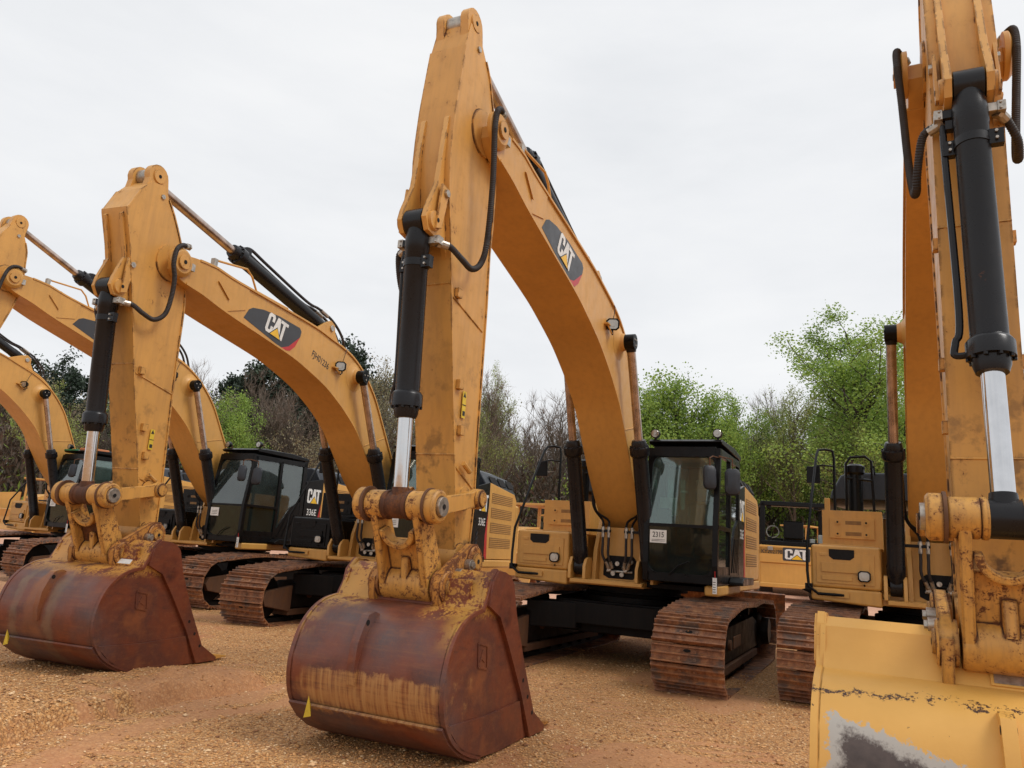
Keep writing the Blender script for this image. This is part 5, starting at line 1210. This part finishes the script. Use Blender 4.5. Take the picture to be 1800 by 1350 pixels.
# far woodland: many thin trees read as one mass
def woodland():
    g = random.Random(9); VV = []; FF = []; MI = []; off = 0
    src = {}
    for k, sd in (('bare', 31), ('bare', 32), ('bare', 34), ('pale', 51), ('bud', 22), ('lush', 42), ('pine', 14)):
        h = 10.; dp = 4
        s, t = tree_skel(h, sd + 100, .35, .2, dp, .8, .12); a = skel_mesh('', s, '', .018)
        if k == 'bare': b = twigs(t, 1500, .9, .014, sd, .4); mi = 1
        elif k == 'pine': b = leaves([q for q in t if q[0].z > 4], 3500, .26, .35, sd, 4, 1.5); mi = 4
        elif k == 'lush': b = leaves(t, 4000, .22, .4, sd, 1); mi = 3
        else: b = leaves(t, 2600, .15, .35, sd, 1); mi = 2 if k == 'pale' else 5
        fz = 10. / np.quantile(b[0][:, 2], .99)
        src[(k, sd)] = (np.vstack([a[0], b[0]]) * fz, np.vstack([a[1], b[1] + len(a[0])]), np.concatenate([np.zeros(len(a[1])), np.full(len(b[1]), mi)]))
    ks = list(src)
    for i in range(150):
        px = -150 + 2150 * (i + g.random()) / 150; D = g.uniform(56, 76)
        if px < 820: w = [5, 5, 5, 5, 2, .6, 1.6]
        elif px < 1080: w = [6, 6, 6, 1, .6, .2, 0]
        else: w = [1.5, 1.5, 1, 1, 3, 6, 0]
        k = g.choices(ks, w)[0]
        tp = np.interp(px, [-150, 100, 400, 640, 820, 900, 1080, 1150, 1290, 1330, 1420, 1550, 1950], [690, 690, 715, 690, 715, 745, 760, 745, 765, 790, 770, 715, 700]) + g.uniform(-14, 34)
        if k[0] == 'pine': tp -= 15
        x, y, zt = ray(px, tp, D); z = gz(x, y); sc = (zt - z) / 9.6; a = g.uniform(0, 6.28); c_, s_ = math.cos(a), math.sin(a)
        P, Fc, mi = src[k]; Q = np.stack([(P[:, 0] * c_ - P[:, 1] * s_) * sc * .9 + x, (P[:, 0] * s_ + P[:, 1] * c_) * sc * .9 + y, P[:, 2] * sc + z], 1)
        VV.append(Q); FF.append(Fc + off); MI.append(mi); off += len(Q)
    me = np_mesh('woodland', np.vstack(VV), np.vstack(FF), ['bark', 'twig_brown', 'leaf_pale', 'leaf_lush', 'leaf_pine', 'leaf_bud'], False, np.concatenate(MI))
    o = bpy.data.objects.new('woodland', me); COL.objects.link(o); tag(o, 'brown and green spring woodland closing the back of the yard', 'woodland', kind='stuff')
woodland()
def brush():
    g = np.random.default_rng(21); n = 90000
    px = g.uniform(-260, 2100, n); D = g.uniform(50, 74, n); hh = g.random(n) ** 1.25
    top = np.interp(px, [-150, 400, 820, 1080, 1290, 1400, 1900], [6.3, 6.3, 5.4, 4.8, 3.6, 3.8, 5.0]) * (1 + .22 * np.sin(px * .021) + .14 * np.sin(px * .053 + 1))
    x = (px - 900) / 1324.6 * D; z0 = np.array([gz(a, b) for a, b in zip(x, D)])
    C = np.stack([x, D, z0 + hh * top], 1)
    a = g.normal(0, .5, (n, 3)); a[:, 2] += 1.0 * g.choice([1, .2], n); a /= np.linalg.norm(a, axis=1)[:, None]; b = np.cross(a, g.normal(0, 1, (n, 3))); b /= np.linalg.norm(b, axis=1)[:, None]
    s = g.uniform(.12, .42, n)[:, None]; w = g.uniform(.03, .11, n)[:, None]
    P = np.stack([C - a * s, C + b * w, C + a * s, C - b * w], 1).reshape(-1, 3); Fc = (np.arange(n) * 4)[:, None] + np.arange(4)[None]
    green = (g.random(n) < np.interp(px, [0, 820, 1080, 1200, 1900], [.22, .10, .25, .65, .6])) & (hh > .05)
    me = np_mesh('undergrowth', P, Fc, ['brush', 'leaf_lush'], False, (green & (g.random(n) < .55)).astype(int))
    o = bpy.data.objects.new('undergrowth', me); COL.objects.link(o); tag(o, 'dense brown and green undergrowth below the trees', 'undergrowth', kind='stuff')
brush()
# dark forest floor rising behind the brush
mb = MB(); 
bl = []
for i in range(60):
    px = -600 + i * 50; x = (px - 900) / 1324.6 * 76; bl.append((x, 76 + 3 * math.sin(i * .7), gz(x, 76), 4.6 + 1.2 * math.sin(i * 1.1) + .6 * math.sin(i * 2.7)))
vs = []; fs = []
for i, (x, y, z, h_) in enumerate(bl):
    vs += [(x, y, z - .5), (x * 1.01, y + 2, z + h_ * .6), (x * 1.03, y + 6, z + h_), (x * 1.08, y + 20, z + h_ * .9)]
for i in range(len(bl) - 1):
    for k in range(3): fs.append((i * 4 + k, i * 4 + k + 1, i * 4 + 5 + k, i * 4 + 4 + k))
mb.add(vs, fs, 'brush'); o = build('hills', mb, bevel=0); o['kind'] = 'structure'

# ------------------------------------------------------------------ soil compactor seen from behind
def roller():
    x, y, _ = ray(1388, 1000, 27.); z = gz(x, y)
    root = empty('road_roller', (x, y, z), -(pi / 2 + .25), 'yellow road roller with open black canopy frame, between the central cab and the right machine', 'road roller')
    mb = MB(); mb.prism([(-1.15, .55), (1.15, .55), (1.15, 1.38), (1.08, 1.46), (-1.08, 1.46), (-1.15, 1.38)], 0., 1.9, 'yellow_clean', 0)
    mb.box((1.9, -1.12, .50), (1.95, 1.12, 1.20), 'yellow_clean'); mb.box((1.88, -1.15, 1.20), (2.0, 1.15, 1.72), 'yellow_clean'); mb.box((.2, -1.15, 1.46), (2.0, 1.15, 1.76), 'yellow_clean')
    mb.box((1.9, -1.15, .42), (2.02, 1.15, .56), 'yellow_clean')
    body = build('body', mb, root, bevel=.03)
    mb = MB(); mb.flat([(-.05, -.12), (1.55, -.12), (1.6, 0), (1.6, 1.0), (1.55, 1.12), (-.05, 1.12), (-.1, 1.0), (-.1, 0)], (2.0, -.38, 1.33), (0, .5, 0), (0, 0, .34), (1, 0, 0), 0, .006, 'decal_dark')
    emblem(mb, (2.0, -.36, 1.34), (0, .48, 0), (0, 0, .32), (1, 0, 0), .009)
    build('emblem', mb, body, bevel=0); mb = MB()
    write(mb, 'KY202198', (2.0, -1.48 + .38, 1.50), (0, 1, 0), (0, 0, 1), (1, 0, 0), .17, 'ink', .004, width=.66)
    build('serial_number', mb, body, bevel=0)
    for v in (-.85, .85):
        mb = MB(); mb.cyl((.2, v - .22, .62), (.2, v + .22, .62), .62, 'rubber', 32); w = build('wheel', mb, root, bevel=.05)
        m2 = MB(); m2.cyl((.2, v - .23, .62), (.2, v + .23, .62), .3, 'yellow_clean', 24); build('rim', m2, w, bevel=.01)
    mb = MB(); mb.cyl((-2.6, -1.05, .72), (-2.6, 1.05, .72), .74, 'steel', 48); build('drum', mb, root, bevel=.02)
    mb = MB(); mb.box((-3.4, 1.05, .45), (-.2, 1.2, 1.0), 'yellow_clean'); mb.box((-3.4, -1.2, .45), (-.2, -1.05, 1.0), 'yellow_clean'); mb.box((-.6, -.4, .5), (.2, .4, 1.2), 'yellow_clean'); build('drum_frame', mb, root, bevel=.02)
    mb = MB()
    mb.box((1.62, -1.08, 1.76), (1.84, 1.08, 1.92), 'black')
    for v in (-1.03, 1.03):
        for u in (1.72, .1): mb.box((u - .07, v - .08, 1.8), (u + .07, v + .08, 3.12), 'black')
        mb.box((.05, v - .08, 3.06), (1.80, v + .08, 3.18), 'black')
    mb.box((1.66, -1.10, 3.06), (1.80, 1.10, 3.22), 'black'); mb.box((.0, -1.05, 3.16), (1.8, 1.05, 3.22), 'black')
    for v in (-.75, .75): mb.box((1.66, v - .16, 2.98), (1.72, v + .0, 3.08), 'black')
    build('canopy_frame', mb, root, bevel=.03)
    mb = MB(); mb.box((.7, -.3, 1.9), (1.2, .3, 2.05), 'black'); mb.box((1.15, -.32, 2.0), (1.30, .32, 2.62), 'black'); mb.box((.8, -.2, 1.7), (1.1, .2, 1.9), 'black'); build('seat', mb, root, bevel=.06)
    mb = MB(); mb.box((.35, -.7, 1.75), (.6, .7, 2.05), 'black')
    for v in (-.85, .5, .75): mb.box((1.3, v, 1.8), (1.5, v + .14, 2.15 + .1 * math.sin(v * 9)), 'inner_light' if v > 0 else 'black'); 
    build('dashboard', mb, root, bevel=.02)
    mb = MB(); 
    pts = [(.75 + .05 * math.cos(a), -.62 + .2 * math.cos(a), 2.25 + .2 * math.sin(a)) for a in [k * 2 * pi / 16 for k in range(17)]]
    mb.tube(pts, .018, 'inner_light', 6, False); mb.cyl((.55, -.62, 2.0), (.75, -.62, 2.25), .02, 'black', 8); build('steering_wheel', mb, root, bevel=0)
    mb = MB()
    for v in (-.9, .55): mb.box((1.98, v, 1.60), (2.03, v + .16, 1.72), 'lens')
    build('headlight', mb, root, bevel=.01)
roller()
# ------------------------------------------------------------------ crawler dozers and loaders in the back
def dozer(name, px, D, rot, label, canopy=True, sc=1., mud=False):
    x, y, _ = ray(px, 960, D); root = empty(name, (x, y, gz(x, y)), rot, label, 'bulldozer', 'yellow bulldozers at the back of the yard'); root.scale = (sc, sc, sc); ym = 'track_rust' if mud else 'yellow'
    key = 'dz%d' % mud
    for sd in (-1, 1):
        mb = MB(); path = []
        for k in range(11): a = pi / 2 - pi * k / 10; path.append((1.2 + .42 * math.cos(a), .48 + .42 * math.sin(a)))
        for k in range(11): a = -pi / 2 - pi * k / 10; path.append((-1.2 + .42 * math.cos(a), .48 + .42 * math.sin(a)))
        pts, pitch = resample(path, 36)
        for i in range(36):
            t = (pts[(i + 1) % 36] - pts[i - 1]).normalized(); c = pts[i]; nn = Vector((-t.y, t.x)); 
            if nn.dot(c - Vector((max(-1.2, min(1.2, c.x)), .48))) < 0: nn = -nn
            h = pitch * .48; q = lambda s_, d_: tuple(c + t * s_ + nn * d_)
            mb.prism([q(-h, 0), q(h, 0), q(h, .02), q(h * .3, .02), q(h * .2, .07), q(-h * .1, .07), q(-h * .2, .02), q(-h, .02)], sd * .98 - .28, sd * .98 + .28, 'track_rust')
        tr = build('track', mb, root, bevel=0, key='dt%d' % sd)
        mb = MB(); mb.box((-1.1, sd * .98 - .12, .2), (1.1, sd * .98 + .12, .62), 'black_under'); mb.cyl((1.2, sd * .98 - .1, .48), (1.2, sd * .98 + .1, .48), .36, 'black_under', 20); mb.cyl((-1.2, sd * .98 - .1, .48), (-1.2, sd * .98 + .1, .48), .36, 'black_under', 20); build('track_frame', mb, tr, bevel=.01, key='dtf%d' % sd)
    mb = MB(); mb.prism([(1.75, .75), (1.75, 1.72), (1.5, 1.82), (.3, 1.95), (.3, .75)], -.48, .48, ym); mb.box((1.75, -.42, .85), (1.78, .42, 1.62), 'louvre'); mb.box((-1.6, -.7, .7), (.3, .7, 1.5), ym); build('engine_hood', mb, root, bevel=.03, key='dh' + key)
    mb = MB(); bl_ = [(2.35, .08), (2.25, .35), (2.25, .7), (2.38, 1.05)]; mb.strip(bl_, -1.5, 1.5, .06, ym); mb.box((1.1, -1.32, .35), (2.25, -1.22, .55), ym); mb.box((1.1, 1.22, .35), (2.25, 1.32, .55), ym); build('blade', mb, root, bevel=.01, key='db' + key)
    if canopy:
        mb = MB()
        for v in (-.62, .62):
            for u in (.1, -1.3): mb.box((u - .05, v - .05, 1.5), (u + .05, v + .05, 2.7), ym)
        mb.box((-1.45, -.8, 2.7), (.3, .8, 2.78), ym); build('canopy', mb, root, bevel=.01, key='dcan' + key)
        mb = MB(); mb.box((-1.1, -.3, 1.5), (-.6, .3, 1.75), 'black'); mb.box((-1.2, -.3, 1.7), (-1.05, .3, 2.2), 'black'); build('seat', mb, root, bevel=.04, key='dseat')
    mb = MB(); mb.cyl((1.0, 0, 1.8), (1.0, 0, 2.35), .05, 'black', 12); build('exhaust_pipe', mb, root, bevel=0, key='dexh')
    return root
dozer('bulldozer', 1262, 17.5, -1.9, 'low rusty tracked bulldozer directly behind the central cab', canopy=False, sc=.92, mud=True)
dozer('bulldozer.001', 935, 27, -2.2, 'bulldozer with yellow canopy posts left of the handrail on the central machine')
dozer('bulldozer.002', 30, 44, -2.6, 'bulldozer farthest left under the leftmost boom')
dozer('bulldozer.003', 120, 40, -1.2, 'bulldozer behind the boom foot of the farthest excavator')
dozer('bulldozer.004', 178, 33, -2.9, 'bulldozer just left of the red-brown bucket linkage on the left')
dozer('bulldozer.005', 100, 39, -2.0, 'yellow bulldozer between the two leftmost boom cylinders')
dozer('bulldozer.006', 1400, 42, -2.4, 'small distant bulldozer seen through the roller canopy')
dozer('bulldozer.007', 985, 38, -1.4, 'bulldozer in the gap beside the central boom cylinders', sc=.95)

# ------------------------------------------------------------------ light
SUN_EL, SUN_AZ = math.radians(55), math.radians(112)
w = bpy.data.worlds.new('World'); SC.world = w; w.use_nodes = True; nt = w.node_tree
bg = nt.nodes['Background']; sky = N(nt, 'ShaderNodeTexSky'); sky.sky_type = 'NISHITA'; sky.sun_disc = False; sky.sun_elevation = SUN_EL; sky.sun_rotation = SUN_AZ
tc = N(nt, 'ShaderNodeTexCoord'); mp = N(nt, 'ShaderNodeMapping'); mp.inputs['Scale'].default_value = (1, 1.0, 3.2); mp.inputs['Rotation'].default_value = (0, .12, .5); nt.links.new(tc.outputs['Generated'], mp.inputs[0])
n1 = noise(nt, mp.outputs[0], 2.2, 6, .5, .3); n2 = noise(nt, mp.outputs[0], 6, 5, .55)
t = math_(nt, 'ADD', math_(nt, 'MULTIPLY', n1, .7), math_(nt, 'MULTIPLY', n2, .3))
cl = ramp(nt, t, [(.34, (7.75, 7.9, 8.1)), (.5, (8.35, 8.45, 8.6)), (.66, (8.9, 8.95, 9.0))])
cm = mix(nt, .94, sky.outputs[0], cl); nt.links.new(cm, bg.inputs['Color']); bg.inputs['Strength'].default_value = .1
sl = bpy.data.lights.new('sun', 'SUN'); sl.energy = 1.5; sl.angle = math.radians(20); sl.color = (1, .965, .92)
so = bpy.data.objects.new('sun', sl); COL.objects.link(so); so.location = (0, 0, 30)
d = Vector((math.sin(SUN_AZ) * math.cos(SUN_EL), math.cos(SUN_AZ) * math.cos(SUN_EL), math.sin(SUN_EL)))
so.rotation_euler = (-d).to_track_quat('-Z', 'Y').to_euler()
vs_ = SC.view_settings; vs_.view_transform = 'Standard'; vs_.look = 'None'; vs_.exposure = .12; vs_.gamma = 1
SC.cycles.max_bounces = 8; SC.cycles.transparent_max_bounces = 16; SC.cycles.diffuse_bounces = 3; SC.cycles.glossy_bounces = 4
SC.cycles.use_denoising = True
